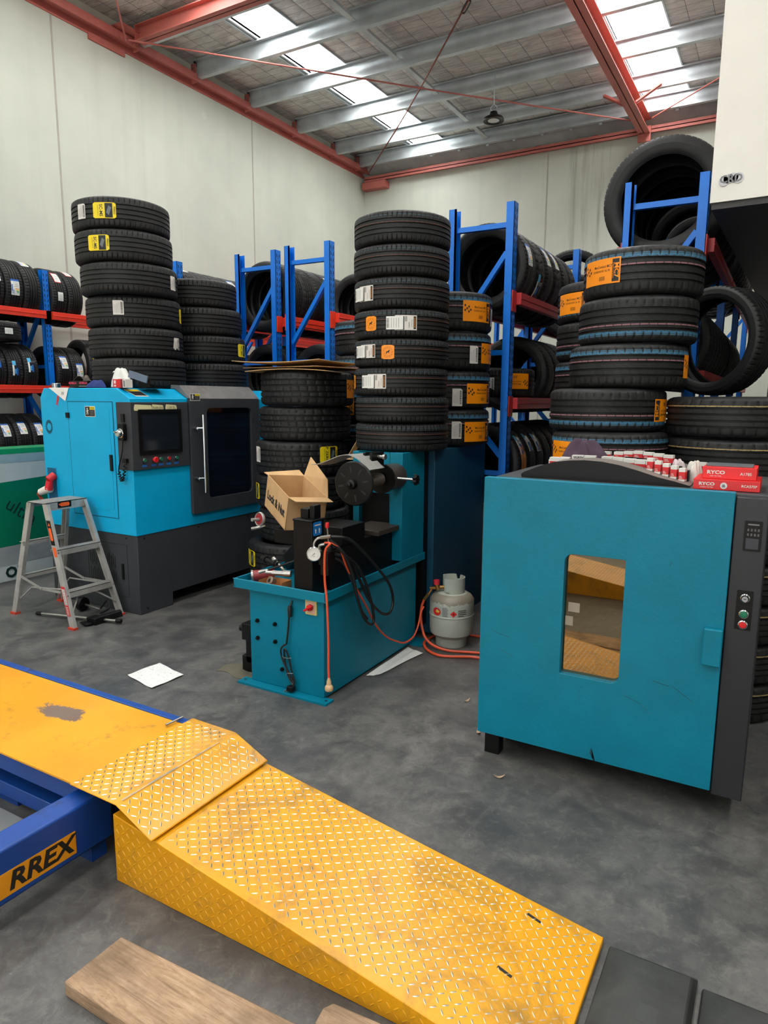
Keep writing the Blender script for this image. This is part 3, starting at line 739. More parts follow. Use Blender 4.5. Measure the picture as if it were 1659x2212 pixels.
rack('blue tyre rack with orange beams along the left wall', -7.75, -7.3, [3.2, 5.03, 6.86, 8.7, 10.5], [2.555, 1.734, .965], group='tyre racks')
rack('blue tyre rack mostly hidden behind the leaning tyre stack on the lathe', -6.05, -5.6, [5.4, 7.2, 9.0, 10.8], [2.46, 1.62, .8], group='tyre racks')
rack('left one of the two blue rack ends above the flattened cardboard', -4.8, -4.35, [5.45, 7.25, 9.05, 10.85], [2.38, 1.62, .8], group='tyre racks', top=3.0)
rack('right one of the two blue rack ends above the flattened cardboard', -4.13, -3.68, [5.38, 7.18, 8.98, 10.78], [2.38, 1.62, .8], group='tyre racks')
rack('blue tyre rack right of the stack of eight tyres', -2.27, -1.82, [4.99, 6.79, 8.6, 10.4], [2.38, 1.62, .92], group='tyre racks', beams=(ORED2,))
rack('blue tyre rack beside the cream office with the biggest tyre on top', -1.0, -.55, [4.95, 6.75, 8.55, 10.35], [2.62, 1.8, .92], group='tyre racks', beams=(ORED2,))

RX = radians(90)
def row(x, level, R, y0, pitch, n, desc, kind='plain', kinds=None, labels={}, xs=None, w=None, frames=(), short=None, yaw=0):
    """n tyres standing side by side on a shelf, resting between its two beams; none across a frame"""
    z = level + sqrt(R * R - .256 ** 2) + .002; y = y0
    for i in range(n):
        hw = (w or pitch) / 2 + .05
        for fy_ in frames:
            if abs(y - fy_) < hw: y = fy_ + hw + .01
        k = kinds[i % len(kinds)] if kinds else kind
        nm = (NTH[i] if i < 10 else ['eleventh', 'twelfth', 'thirteenth', 'fourteenth', 'fifteenth', 'sixteenth', 'seventeenth', 'eighteenth', 'nineteenth', 'twentieth'][i - 10])
        tyre(k, R, (w or pitch) - .004, (x + (xs[i % len(xs)] if xs else 0), y, z), nm + ' tyre ' + desc, [(l[0], l[1], l[2]) for l in labels.get(i, ())], desc, rot=(RX, 0, radians(yaw)))
        y += pitch
FL = (3.2, 5.03, 6.86, 8.7); FB_ = (5.4, 7.2, 9.0); FC = (5.45, 7.25, 9.05, 10.85); FD = (5.38, 7.18, 8.98, 10.78); FE = (4.99, 6.79, 8.6, 10.4); FF = (4.95, 6.75, 8.55)
row(-7.525, 2.555, .325, 4.42, .21, 3, 'left of the post, top shelf, left wall rack', kinds=['touring', 'plain'], labels={0: [('energy', 22, -.05)], 1: [('energy', 0, 0)], 2: [('energy', 66, 0)]})
row(-7.525, 2.555, .315, 5.17, .205, 2, 'right of the post, top shelf, left wall rack', labels={0: [('redwhite', 40, 0), ('plainlabel', -2, 0)], 1: [('redwhite', 64, 0)]})
row(-7.525, 1.734, .30, 4.22, .183, 4, 'left of the post, middle shelf, left wall rack', kind='touring', labels={1: [('film', 18, 0)], 2: [('film', 4, 0)], 3: [('film', 12, 0)], 0: [('film', 8, 0)]}, frames=FL)
tyre('touring', .32, .19, (-7.50, 4.47, 2.295), 'tyre lying flat on the middle shelf tyres, left wall rack', [('plainlabel', 38, 0)], rot=(0, 0, 0))
row(-7.525, 1.734, .30, 5.18, .19, 2, 'right of the post, middle shelf, left wall rack', kind='touring', labels={0: [('energy', 22, 0)], 1: [('energy', 6, 0)]})
tyre('sport', .325, .20, (-7.52, 5.64, 1.975), 'tyre with yellow label, right end, middle shelf, left wall rack', [('zero', 12, 0)], rot=(RX, 0, radians(-8)))
row(-7.525, .965, .30, 4.24, .193, 4, 'on the low shelf above the green wrapped panels', kind='touring', labels={i: [('energy', 30 - (i % 2) * 4, 0)] for i in range(4)}, frames=FL)
tyre('plain', .31, .2, (-6.5, 3.95, 1.0), 'dark tyre behind the top edge of the green wrapped panels')
tag(G().box(-6.8, 3.6, 0, -6.2, 4.3, .899).build('storage_box', BLACK), 'dark box under the tyre behind the green wrapped panels', 'box')
row(-5.825, 2.46, .32, 5.55, .215, 7, 'on the top shelf behind the left stacks', kind='sport', labels={0: [('energy', 74, 0)], 3: [('energy', 44, 0)]}, frames=FB_)
row(-5.825, 1.62, .32, 5.55, .215, 7, 'on the middle shelf behind the left stacks', kind='sport', frames=FB_)
row(-4.575, 2.38, .338, 5.63, .215, 15, 'on the top shelf, left rack of the pair', kinds=['plain', 'sport', 'touring'], labels={3: [('plainlabel', 42, 0)]}, frames=FC)
row(-4.575, 1.62, .325, 5.66, .22, 15, 'on the middle shelf, left rack of the pair', kind='touring', frames=FC)
row(-4.575, .8, .325, 5.66, .22, 8, 'on the low shelf, left rack of the pair', kind='touring', frames=FC)
row(-3.905, 2.38, .31, 6.26, .215, 10, 'on the top shelf, right rack of the pair', kind='plain', frames=FD)
row(-3.905, 1.62, .315, 5.6, .22, 12, 'on the middle shelf, right rack of the pair', kind='touring', frames=FD)
row(-3.905, .8, .315, 5.6, .22, 8, 'on the low shelf, right rack of the pair', kind='touring', frames=FD)
row(-2.045, 2.38, .325, 5.16, .235, 6, 'on the top shelf right of the stack of eight', kinds=['plain', 'sport'], labels={0: [('energy', 14, .1)], 2: [('energy', 28, 0)], 1: [('film', -20, 0)], 3: [('energy', 30, 0)]}, w=.225, frames=FE)
tyre('plain', .33, .2, (-1.95, 7.14, 2.74), 'outward turned tyre at the far end of the top shelf right of eight', [('film', 34, 0)], rot=(RX, 0, radians(18)), thin=True)
row(-2.045, 2.38, .325, 7.5, .235, 10, 'farther back on the top shelf right of the stack of eight', kinds=['sport', 'plain'], w=.225, frames=FE)
tyre('plain', .29, .225, (-2.03, 5.36, 1.7345), 'tyre with upside down orange label lying on the middle shelf', [('ugflip', 30, .05), ('torn', -12, -.05)], rot=(0, 0, 0))
row(-2.045, 1.62, .32, 5.80, .22, 14, 'behind the flat lying one, middle shelf right of eight', kind='touring', frames=FE)
row(-2.045, .92, .315, 5.19, .215, 15, 'on the low shelf right of the stack of eight', kind='wet', labels={0: [('film', 30, 0), ('orange', 4, 0)], 1: [('film', 32, 0)], 2: [('film', 30, .1)]}, w=.21, frames=FE)
row(-.806, 2.62, .385, 5.13, .265, 5, 'of the big ones on the rack beside the cream office', kind='plain', labels={0: [('plainlabel', -78, -.1)]}, w=.25)
row(-.775, 2.62, .36, 6.46, .235, 9, 'behind the big ones beside the cream office', kind='sport', frames=FF)
row(-.775, 1.8, .32, 5.14, .23, 14, 'on the middle shelf of the rack beside the office', kind='plain', frames=FF)
row(-.775, .92, .32, 5.14, .23, 8, 'on the low shelf of the rack beside the office', kind='plain', frames=FF)
rack('far blue tyre rack under the raised office at the right edge', .15, .6, [6.4, 8.2], [1.9, 1.2, .5], group='tyre racks', beams=(ORED2,), top=2.5)
row(.375, 1.9, .30, 6.6, .22, 7, 'top shelf, far rack under the cream office', kind='plain')
row(.375, 1.2, .30, 6.6, .22, 7, 'middle shelf, far rack under the cream office', kind='plain')
# ---------------------------------------------------------------- blue lathe cabinet (left)
T = thing('wheel_lathe', 'bright blue and dark grey lathe cabinet with a touch screen and a grey windowed door', 'machine', (-4.54, 4.3, 0))
x0, x1, y0, y1, zt = -5.05, -4.03, 3.38, 5.28, 1.672
def fy(y): return lambda a, b, d: (a, y - d, b)
def fx(x): return lambda a, b, d: (x + d, a, b)
# body shell: profile across x swept along y, with chamfered top edges
prof = [(x0, .60), (x1, .60), (x1, 1.598), (-4.165, zt), (x0 + .05, zt), (x0, 1.60)]
G().prism(prof, lambda a, b, d: (a, d, b), y0, y1, 0).build('body', CY, T, bevel=.004)
g = G().prism([(x0 - .0, 0), (-4.035, 0), (-4.035, .60), (x0, .60)], lambda a, b, d: (a, d, b), y0 + .006, 3.705, 0)
g.box(x0, 3.705, .105, -4.035, 4.66, .60).box(x0, 4.66, 0, -4.035, y1 - .01, .60).box(x0, 3.705, 0, -4.6, 4.66, .105)
g.build('base', GREY, T, bevel=.004)
# access door with thin gap lines, hinge, latch
dk = M('gap_shadow', (4, 60, 80), .8)
g = G()
for a, b, c, d in ((-4.72, .717, -4.715, 1.573), (-4.215, .717, -4.21, 1.573), (-4.72, 1.570, -4.21, 1.575), (-4.72, .715, -4.21, .719)): g.box(a, y0 - .0015, b, c, y0 + .001, d)
g.build('door_gap', dk, T, flat=True)
dr = G().prism(rrect(-4.714, .721, -4.216, 1.569, .003), fy(y0), 0, .003).build('door', CY, T)
G().box(-4.735, y0 - .014, 1.45, -4.70, y0, 1.49).build('hinge', BLACK, dr)
G().prism(rrect(-4.262, 1.07, -4.238, 1.19, .003), fy(y0 - .003), 0, .012).build('latch', BLACK, dr)
G().prism(rrect(-4.675, .775, -4.25, 1.535, .03), fy(y0 - .003), 0, .002).build('panel', CY, dr)
# round vent of radial slots
g = G()
for i in range(22):
    a = 2 * pi * i / 22; c, s = cos(a), sin(a); q = 1.0
    P = [(-4.962 + (r * c - t * s) * 1.0, 1.376 + (r * s + t * c) * 1.25) for r, t in ((.024, -.002), (.042, -.0035), (.044, 0), (.042, .0035), (.024, .002))]
    g.prism(P, fy(y0), 0, .0012)
g.build('fan_vent', INK, T, flat=True)
# recess with the red power plug
g = G().holed([(-5.03, .78), (-4.905, 1.065)], rrect(-5.022, .79, -4.912, 1.055, .002, 1), fy(y0), 0, .002).build('recess_rim', CY, T)
G().box(-5.022, y0 - .0015, .79, -4.912, y0 - .0005, 1.055).build('recess', M('recess_blue', (6, 90, 128), .6), T, flat=True)
pl = G().cyl((-4.925, y0 - .01, 1.0), (-4.935, y0 - .06, .965), .03, n=18).cyl((-4.93, y0 - .05, .96), (-4.945, y0 - .055, .89), .026, .032, n=16).build('power_plug', RED, T)
G().cyl((-4.935, y0 - .05, .90), (-5.03, y0 - .07, .865), .034, .026, n=16).build('plug_body', OFFW, pl)
G().tube([(-5.03, y0 - .07, .865), (-5.07, y0 - .06, .845), (-5.10, y0 - .02, .80), (-5.11, y0 + .06, .6), (-5.11, y0 + .1, .1), (-5.12, y0 + .2, .015)], .012).build('power_cord', ORGP, pl)
def sticker(nm, y, xa, za, xb, zb, kind, par=T, X=False, x=0):
    f = (lambda a, b, d: (x + d, a, b)) if X else (lambda a, b, d: (a, y - d, b))
    g = G(); g.prism(rrect(xa, za, xb, zb, .004, 2), f, 0, .001, 0)
    w, h = xb - xa, zb - za; e = .004
    g.prism([(xa + e, za + e), (xb - e, za + e), (xb - e, zb - e), (xa + e, zb - e)], f, .001, .0014, 1)
    g.prism([(xa + w * .48, zb - h * .32), (xb - e, zb - h * .32), (xb - e, zb - e), (xa + w * .48, zb - e)], f, .0014, .0018, 2)
    g.text('WARNING', w * .1, lambda a, b, d: f(xa + w * .72 + a, zb - h * .18 + b, .0018 + d), 1, bold=.02)
    for i in range(5):
        zz = zb - h * (.44 + .1 * i); g.prism([(xa + w * .5, zz), (xb - w * .08 * (1 + i % 2), zz), (xb - w * .08 * (1 + i % 2), zz + h * .03), (xa + w * .5, zz + h * .03)], f, .0014, .0018, 3)
    c = xa + w * .25; m = za + h * .5    # pictogram of a person
    for P in ([(c - .006, m - h * .3), (c, m - h * .02), (c + .006, m - h * .3), (c + .01, m - h * .3), (c + .005, m + h * .08), (c + .016, m + h * .05), (c + .016, m + h * .08), (c, m + h * .18), (c - .014, m + h * .02), (c - .012, m), (c - .004, m + h * .08), (c - .011, m - h * .3)],): g.prism(P, f, .0014, .0018, 0)
    g.prism([(c + .007 * cos(i), m + h * .26 + .007 * sin(i)) for i in range(6)], f, .0014, .0018, 0)
    return g.build(nm, [OFFW, INK, YEL, INKG], par, flat=True)
sticker('warning_sticker', y0 - .0055, -4.515, 1.462, -4.40, 1.54, 0, dr)
g = G().prism([(-4.862, 1.545), (-4.85, 1.572), (-4.838, 1.612), (-4.822, 1.62), (-4.818, 1.585), (-4.835, 1.56), (-4.838, 1.535), (-4.845, 1.55)], fy(y0), 0, .0012); g.build('red_mark', REDB, T, flat=True)
# control console wrapped round the corner
cz0, cz1 = 1.085, 1.572
P = [(-4.165, y0 - .012), (-4.012, y0 - .012), (-4.012, 3.915), (-4.08, 3.915), (-4.08, y0 + .04), (-4.165, y0 + .04)]
con = G().prism(P, lambda a, b, d: (a, b, d), cz0, cz1).build('control_console', GREY, T, bevel=.003)
X = -4.012
G().holed([(3.43, 1.195), (3.835, 1.52)], rrect(3.455, 1.222, 3.81, 1.495, .002, 1), fx(X), 0, .010).build('screen_bezel', BLACK, con)
G().box(X, 3.45, 1.215, X + .003, 3.815, 1.50).build('screen', SCREEN, con)
for y, c, em in ((3.468, GRN, 0), (3.555, RED, 1), (3.622, GRN, 0), (3.697, RED, 0), (3.775, GRN, 0)):
    b = G()
    if em: b.lathe([(0, .034), (.018, .033), (.023, .026), (.021, .018), (.012, .016), (.012, 0)], 20, p=(X, y, 1.153), axis=(1, 0, 0)).build('emergency_stop', RED, con)
    else:
        b.lathe([(.017, 0), (.017, .008), (.0135, .010), (.0135, .006)], 18, p=(X, y, 1.153), axis=(1, 0, 0)); bb = b.build('push_button', CHROME, con)
        G().lathe([(0, .013), (.0125, .012), (.0125, .004)], 18, p=(X, y, 1.153), axis=(1, 0, 0)).build('button_cap', c, bb)
    g = G().box(X, y - .022, 1.105, X + .001, y + .022, 1.12); g.build('button_label', LBL_BLUE, con, flat=True)
for a, b, tx in ((3.40, 3.56, ''), (3.56, 3.67, 'TRAIN ENG'), (3.69, 3.80, 'I 2M TL')):
    g = G().prism([(a, 1.512), (b - .005, 1.505), (b, 1.53), (b - .008, 1.55), (a + .005, 1.556), (a - .003, 1.53)], fx(X), .001, .003)
    if tx: g.text(tx, .024, lambda u, v, d: (X + .003 + d, (a + b) / 2 + u, 1.531 + v), 1, depth=.0006)
    g.build('masking_tape', [CREAM, INK], con, flat=True)
# hand wheel pendant hanging at the console edge
pen = G().prism(rrect(-4.12, 1.30, -4.06, 1.42, .012), fy(y0 - .012), 0, .035).build('pendant', BLACK, T, bevel=.003)
G().prism(rrect(-4.105, 1.43, -4.075, 1.49, .004), fy(y0 - .012), 0, .012).build('hanger', BLKM, pen)
G().lathe([(0, .03), (.022, .029), (.028, .02), (.028, .004), (.034, .002), (.034, 0)], 28, p=(-4.09, y0 - .047, 1.352), axis=(0, -1, 0)).build('dial', CHROME, pen)
G().lathe([(0, .04), (.007, .04), (.008, .028)], 12, p=(-4.105, y0 - .047, 1.362), axis=(0, -1, 0)).build('dial_knob', CHROME, pen)
c = [(-4.09, y0 - .03, 1.30), (-4.10, y0 - .03, 1.22), (-4.14, y0 - .03, 1.12), (-4.15, y0 - .03, 1.07)]
n_ = 11; coil = []
for i in range(n_ * 8 + 1):
    t_ = i / (n_ * 8); a = 2 * pi * i / 8
    bx, bz = -4.15 + .075 * t_, 1.07 - .09 * sin(pi * t_) + .06 * t_
    coil.append((bx + .009 * cos(a), y0 - .03 + .010 * sin(a), bz + .003 * cos(a)))
c += coil + [(-4.075, y0 - .03, 1.15), (-4.085, y0 - .03, 1.16)]
G().tube(c, .0042, sub=2, n=6).build('coiled_cord', BLACK, pen)
G().box(-4.10, y0 - .035, 1.14, -4.06, y0 - .012, 1.17).build('cord_hook', BLKM, pen)
# sticker on the sloping top edge
s0 = Vector((-4.165, 0, zt)); s1 = Vector((x1, 0, 1.598)); sd = (s1 - s0); nrm = Vector((.48, 0, .877))
ch = lambda a, b, d: tuple(s0 + sd * b + Vector((0, a, 0)) + nrm * (d + .001))
g = G().prism([(3.43, .12), (3.55, .12), (3.58, .82), (3.46, .82)], ch, 0, .001, 0).prism([(3.44, .34), (3.555, .34), (3.572, .74), (3.463, .74)], ch, .001, .0014, 1).prism([(3.435, .16), (3.548, .16), (3.553, .32), (3.44, .32)], ch, .001, .0014, 2)
g.build('machine_plate', [OFFW, INK, YEL], T, flat=True)
# grey sliding door with chamfered top
dx = -4.0
ddr = G()
hole = rrect(4.105, .80, 4.64, 1.525, .04)
ddr.holed([(3.925, .688), (4.745, 1.60)], hole, lambda a, b, d: (dx - .03 + d, a, b), 0, .03)
ddr.prism([(-4.028, 1.60), (dx, 1.60), (-4.105, 1.70), (-4.2, 1.705), (-4.2, 1.675), (-4.16, 1.675)], lambda a, b, d: (a, d, b), 3.925, 4.745, 1)
DR = ddr.build('sliding_door', [GREY, GREYL], T, bevel=.002)
m, n, b = newmat('tinted_window'); b.inputs['Base Color'].default_value = lin((14, 20, 30)); b.inputs['Roughness'].default_value = .06; b.inputs['Alpha'].default_value = 1
n.link(n.ramp(n.noise(2), [(.3, lin((10, 14, 22))), (.7, lin((16, 26, 40)))]), b.inputs['Base Color'])
G().prism(rrect(4.10, .795, 4.645, 1.53, .04), lambda a, b, d: (dx - .026 + d, a, b), 0, .006).build('window_pane', m, DR)
h = G().cyl((dx + .055, 4.01, .86), (dx + .055, 4.01, 1.475), .014, n=18).build('door_handle', CHROME, DR)
for z in (.975, 1.37): G().cyl((dx, 3.965, z), (dx + .03, 3.965, z), .014, n=14).cyl((dx + .03, 3.965, z), (dx + .055, 4.01, z), .009, n=10).build('handle_mount', CHROME, h)
sticker('warning_sticker', 0, 3.93, 1.582, 4.035, 1.638 - .04 + .04, 0, DR, True, dx)
# base details
bk = M('grey_gap', (22, 23, 25), .8)
g = G()
for a, b, c, d in ((-4.60, .12, -4.597, .522), (-4.153, .12, -4.15, .522), (-4.60, .520, -4.15, .5225), (-4.60, .12, -4.15, .1225)): g.box(a, y0 + .0045, b, c, y0 + .007, d)
g.build('base_door_gap', bk, T, flat=True)
g = G()
for i in range(14):
    for zz in (.20, .33):
        zo = .0 if i % 2 else .018; g.prism(rrect(-4.58 + i * .022, zz + zo, -4.571 + i * .022, zz + .095 + zo, .004, 2), fy(y0 + .006), 0, .0016)
g.build('louvre_vent', INK, T, flat=True)
G().prism(rrect(-4.213, .255, -4.193, .375, .003), fy(y0 + .006), 0, .01).build('latch', BLACK, T)
g = G()
for p in ((-4.15, .575), (-4.9, .575), (-4.5, .575)): g.cyl((p[0], y0 + .006, p[1]), (p[0], y0, p[1]), .006, n=10)
for p in ((3.45, .575), (3.45, .04), (4.0, .575), (4.6, .575), (5.1, .575)): g.cyl((-4.035, p[0], p[1]), (-4.029, p[0], p[1]), .006, n=10)
g.build('screw', BLACK, T)

# things on top of the lathe
def fyt(y): return lambda a, b, d: (a, y + d, b)
zc = zt + .002
o = G()
for i in range(5): o.lathe([(.030, i * .0075), (.034, i * .0075 + .002), (.034, i * .0075 + .005), (.030, i * .0075 + .0075)], 26, p=(-4.955, 3.46, zc))
o.lathe([(0, .0), (.03, 0), (.03, .038), (0, .038)], 24, p=(-4.955, 3.46, zc)); tag(o.build('tape_roll', CHROME), 'shiny silver tape roll on the left front corner of the blue lathe top', 'tape')
g = G(); 
sh = [(-4.95, 3.52, zc + .001), (-4.93, 3.385, zc + .001), (-4.905, 3.372, 1.66), (-4.74, 3.372, 1.585), (-4.72, 3.372, 1.60), (-4.69, 3.375, zc + .001), (-4.70, 3.5, zc + .001)]
g.add([(-4.92, 3.45, zc + .002), (-4.68, 3.45, zc + .002), (-4.93, 3.376, zc + .002), (-4.69, 3.376, zc + .002), (-4.90, 3.3745, zc - .012), (-4.735, 3.3735, 1.575)], [(0, 1, 3, 2), (2, 3, 5, 4)], 0)
g.text('IV', .035, lambda a, b, d: (-4.76 + a, 3.3735 - d, 1.632 + b), 1)
p_ = g.build('paper_sheet', [PAPER, INKG]); sm = p_.modifiers.new('thickness', 'SOLIDIFY'); sm.thickness = .0008
tag(p_, 'white paper draped over the left top edge of the blue lathe', 'paper')
t = thing('socket_box', 'open black box lettered GORILLA on the left of the lathe top', 'box', (-4.6, 3.45, zc))
g = G(); bx = lambda x0, y0_, x1_, y1_, z: None
g.box(-4.74, 3.42, zc, -4.52, 3.50, zc + .004).box(-4.74, 3.42, zc, -4.52, 3.423, zc + .052).box(-4.74, 3.497, zc, -4.52, 3.50, zc + .052).box(-4.74, 3.42, zc, -4.737, 3.50, zc + .052).box(-4.523, 3.42, zc, -4.52, 3.50, zc + .052)
g.text('GORILLA', .022, lambda a, b, d: (-4.578 + a, 3.42 - d, zc + .036 + b), 1, bold=.03).text('GORILLA', .022, lambda a, b, d: (-4.70 + a, 3.42 - d, zc + .036 + b), 1, bold=.03)
g.box(-4.625, 3.419, zc + .010, -4.53, 3.42, zc + .016, 2)
g.build('carton', [BLACK, M('pink_print', (214, 56, 92), .5), INKG], t)
g = G().sheet(lambda u, v: (-4.70 + .13 * u, 3.43 + .06 * v, zc + .055 + .035 * sin(u * 3.2) * (1 - .4 * v)), 10, 3); c_ = g.build('flap', M('dull_carton', (70, 66, 62), .7), t); c_.modifiers.new('thickness', 'SOLIDIFY').thickness = .002
g = G().lathe([(.0, .0), (.03, 0), (.026, .03), (.022, .075), (.012, .095), (0, .1)], 14, p=(-4.68, 3.53, zc)); tag(g.build('scoop', M('brown_grey_plastic', (110, 98, 86), .6)), 'rounded brown plastic scoop standing behind the black lettered box', 'scoop')
def rag(nm, c, rx, ry, h, mat, seed, label, cat, n=26, sharp=1.0):
    rnd = random.Random(seed); ph = [rnd.uniform(0, 6.28) for _ in range(8)]
    def f(u, v):
        a = 2 * pi * u; r = v; k = 1 + .22 * sin(3 * a + ph[0]) + .12 * sin(5 * a + ph[1])
        z = h * (1 - r ** 2.6) ** .7 * (.82 + r * (.20 * sin(4 * a + ph[2] + 4 * r) + .14 * sin(7 * a + ph[3] - 3 * r)) + .12 * sin(3 * r + ph[4]) * r) + .003
        return (c[0] + rx * r * k * cos(a), c[1] + ry * r * k * sin(a), c[2] + max(.002, z))
    g = G().sheet(f, n * 2, n // 2); g.add([f(i / 40, 1)[:2] + (c[2],) for i in range(40)], [tuple(range(40))])
    return tag(g.build(nm, mat, angle=60), label, cat)
rag('plastic_bag', (-4.29, 3.53, zc + .004), .095, .05, .165, [M('bag_white', (214, 218, 212), .5)], 3, 'crumpled white plastic bag on the middle of the blue lathe top', 'bag')

rag('glove', (-4.44, 3.44, zc), .085, .04, .06, [M('navy_cloth', (34, 52, 112), .85)], 9, 'crumpled blue cloth glove right of the black lettered box', 'glove')
rag('tissue', (-4.40, 3.53, zc), .06, .03, .07, [PAPER], 12, 'white crumpled tissue behind the blue glove', 'tissue')
g = G().prism([(-4.60, zc), (-4.32, zc), (-4.32, zc + .115), (-4.36, zc + .10), (-4.50, zc + .055), (-4.58, zc + .04)], fy(3.505), 0, .012); tag(g.build('black_bracket', BLACK), 'black curved plastic piece leaning behind the blue glove', 'bracket')
t = thing('parts_carton', 'red and white open carton on the lathe top above the console', 'box', (-4.17, 3.43, zc))
g = G().box(-4.22, 3.40, zc, -4.14, 3.47, zc + .06, 0).box(-4.14, 3.40, zc, -4.125, 3.47, zc + .06, 1); g.build('carton', [RED, M('crimson_side', (120, 24, 38), .5)], t)
g = G().box(-4.208, 3.398, zc + .028, -4.188, 3.40, zc + .052).box(-4.208, 3.398, zc + .008, -4.188, 3.40, zc + .02); g.build('carton_print', OFFW, t, flat=True)
G().beam((-4.24, 3.45, zc + .028), (-4.19, 3.45, zc + .062), .05, .002).build('flap', RED, t)
g = G().box(-4.118, 3.40, zc, -4.085, 3.46, zc + .058).box(-4.11, 3.399, zc + .006, -4.092, 3.40, zc + .05, 1); tag(g.build('small_box', [OFFW, INKG]), 'small white printed box right of the red and white carton', 'box')
g = G().box(-4.37, 3.52, zc, -4.235, 3.56, zc + .075, 0); tag(g.build('folder', M('dark_folder', (50, 48, 46), .6)), 'dark grey folder standing behind the red and white carton', 'folder')
g = G().beam((-4.17, 3.505, zc + .102), (-4.02, 3.54, zc + .058), .012, .05, 0)
tag(g.build('wheel_weight_card', [M('slate_card', (96, 112, 132), .5), OFFW]), 'slate blue card of wheel weights leaning above the console', 'card')
g = G().prism([(-4.14, zc + .005), (-4.03, zc + .005), (-4.03, zc + .055), (-4.06, zc + .10), (-4.14, zc + .12)], fy(3.575), 0, .006); tag(g.build('clip_board', BLACK), 'black board leaning behind the slate blue card', 'board')
tag(G().box(-4.16, 3.63, zc + .0, -4.06, 3.75, zc + .02).box(-4.155, 3.57, zc, -4.07, 3.63, zc + .03).build('black_tray', BLACK), 'flat black tray on the lathe top beside the grey door', 'tray')
# ---------------------------------------------------------------- step ladder
T = thing('step_ladder', 'aluminium three step platform ladder in front of the blue lathe', 'ladder', (-4.5, 3.14, 0))
def lerp(a, b, t): return a + (b - a) * t
FB, FT, BB, BT = -4.185, -4.50, -4.875, -4.69
def rail(xb, xt, yb, yt, s, nm, cs=(.052, .022)):
    g = G(); p, q = Vector((xb, yb, .012)), Vector((xt, yt, .85))
    d = (q - p).normalized(); ox = Vector((1, 0, 0)); w, t = cs
    # channel: web + two flanges
    for dx, a, b in ((0, w, .003), (-w / 2, .003, t), (w / 2, .003, t)):
        off = Vector((dx, (s * t / 2 if b > .01 else 0), 0)); pp, qq = p + off, q + off
        v = []
        for c in (pp, qq):
            for sx, sy in ((-1, -1), (1, -1), (1, 1), (-1, 1)): v.append(c + Vector((sx * a / 2, sy * b / 2, 0)))
        g.add(v, [(0, 1, 2, 3), (4, 5, 6, 7), (0, 1, 5, 4), (1, 2, 6, 5), (2, 3, 7, 6), (3, 0, 4, 7)])
    r = g.build('rail', ALU, T)
    f = G().box(p.x - w / 2 - .006, p.y - .012 if s > 0 else p.y - t - .004, 0, p.x + w / 2 + .006, p.y + t + .004 if s > 0 else p.y + .012, .016)
    f.build('rubber_foot', M('ladder_foot', (196, 60, 40), .6), r); return r
r1 = rail(FB, FT, 2.915, 2.985, 1, 'a'); r2 = rail(FB, FT, 3.33, 3.31, -1, 'b')
r3 = rail(BB, BT, 2.925, 2.99, 1, 'c', (.05, .028)); r4 = rail(BB, BT, 3.33, 3.31, -1, 'd', (.05, .028))
def xf(z): return lerp(FB, FT, z / .86)
def yl(z): return lerp(2.915, 2.985, z / .86)
def yr(z): return lerp(3.33, 3.31, z / .86)
for z in (.25, .54):
    x = xf(z); g = G().box(x - .045, yl(z), z - .004, x + .03, yr(z), z).box(x + .026, yl(z), z - .042, x + .03, yr(z), z).box(x - .045, yl(z), z - .02, x - .042, yr(z), z)
    for i in range(5): g.box(x - .04 + i * .014, yl(z) + .01, z, x - .036 + i * .014, yr(z) - .01, z + .0015)
    g.build('step', ALU, T)
g = G().box(-4.695, 2.985, .855, -4.49, 3.325, .86).box(-4.494, 2.985, .80, -4.49, 3.325, .86).box(-4.695, 2.985, .815, -4.69, 3.325, .86)
for i in range(8): g.box(-4.68 + i * .024, 2.99, .86, -4.676 + i * .024, 3.32, .8615)
g.build('platform', ALU, T)
for y in (2.997, 3.312):
    for z in (.815, .842): G().cyl((-4.49, y, z), (-4.486, y, z), .006, n=10).build('rivet', STEEL, T)
for z in (.23, .52):
    for y in (yl(z) + .003, yr(z) - .003): G().cyl((xf(z) + .028, y, z), (xf(z) + .033, y, z), .006, n=10).build('rivet', STEEL, T)
bl = M('ladder_orange_print', (238, 96, 36), .5)
def lsk(xa, ya, za, xb, zb, u=None): pass
g = G().box(-4.4895, 3.08, .812, -4.489, 3.19, .856, 0).prism(rrect(3.10, .822, 3.175, .85, .012, 4), FX(-4.489), 0, .0006, 1).prism([(3.088, .842), (3.096, .828), (3.104, .836), (3.108, .848), (3.10, .845)], FX(-4.489), 0, .0006, 1)
g.build('safety_label', [BLACK, bl], T, flat=True)
def onrail(u, v, d):     # label plane on the outer web of the near front rail (faces -y)
    z = v; return (xf(z) + u, yl(z) - .0025 - d, z)
g = G().prism([(-.022, .57), (.022, .57), (.022, .74), (-.022, .74)], onrail, 0, .0006, 0).prism(rrect(-.015, .60, .014, .69, .012, 4), onrail, .0006, .001, 1).prism([(-.012, .70), (.004, .725), (.012, .70), (.002, .706)], onrail, .0006, .001, 1)
g.build('safety_label', [BLACK, bl], r1, flat=True)
g = G().prism([(-.014, .49), (.018, .49), (.018, .555), (-.014, .555)], onrail, 0, .0006, 0).build('orange_label', bl, r1, flat=True)
g = G().prism([(-.022, .09), (.02, .09), (.02, .29), (-.022, .29)], onrail, 0, .0006, 0).prism([(-.016, .165), (.014, .165), (.014, .272), (-.016, .272)], onrail, .0006, .001, 1)
for i in range(9): g.prism([(-.012, .17 + i * .011), (.008, .17 + i * .011), (.008, .174 + i * .011), (-.012, .174 + i * .011)], onrail, .001, .0013, 2)
for i in range(6): g.prism([(-.014, .098 + i * .010), (.010, .098 + i * .010), (.010, .102 + i * .010), (-.014, .102 + i * .010)], onrail, .0006, .001, 1)
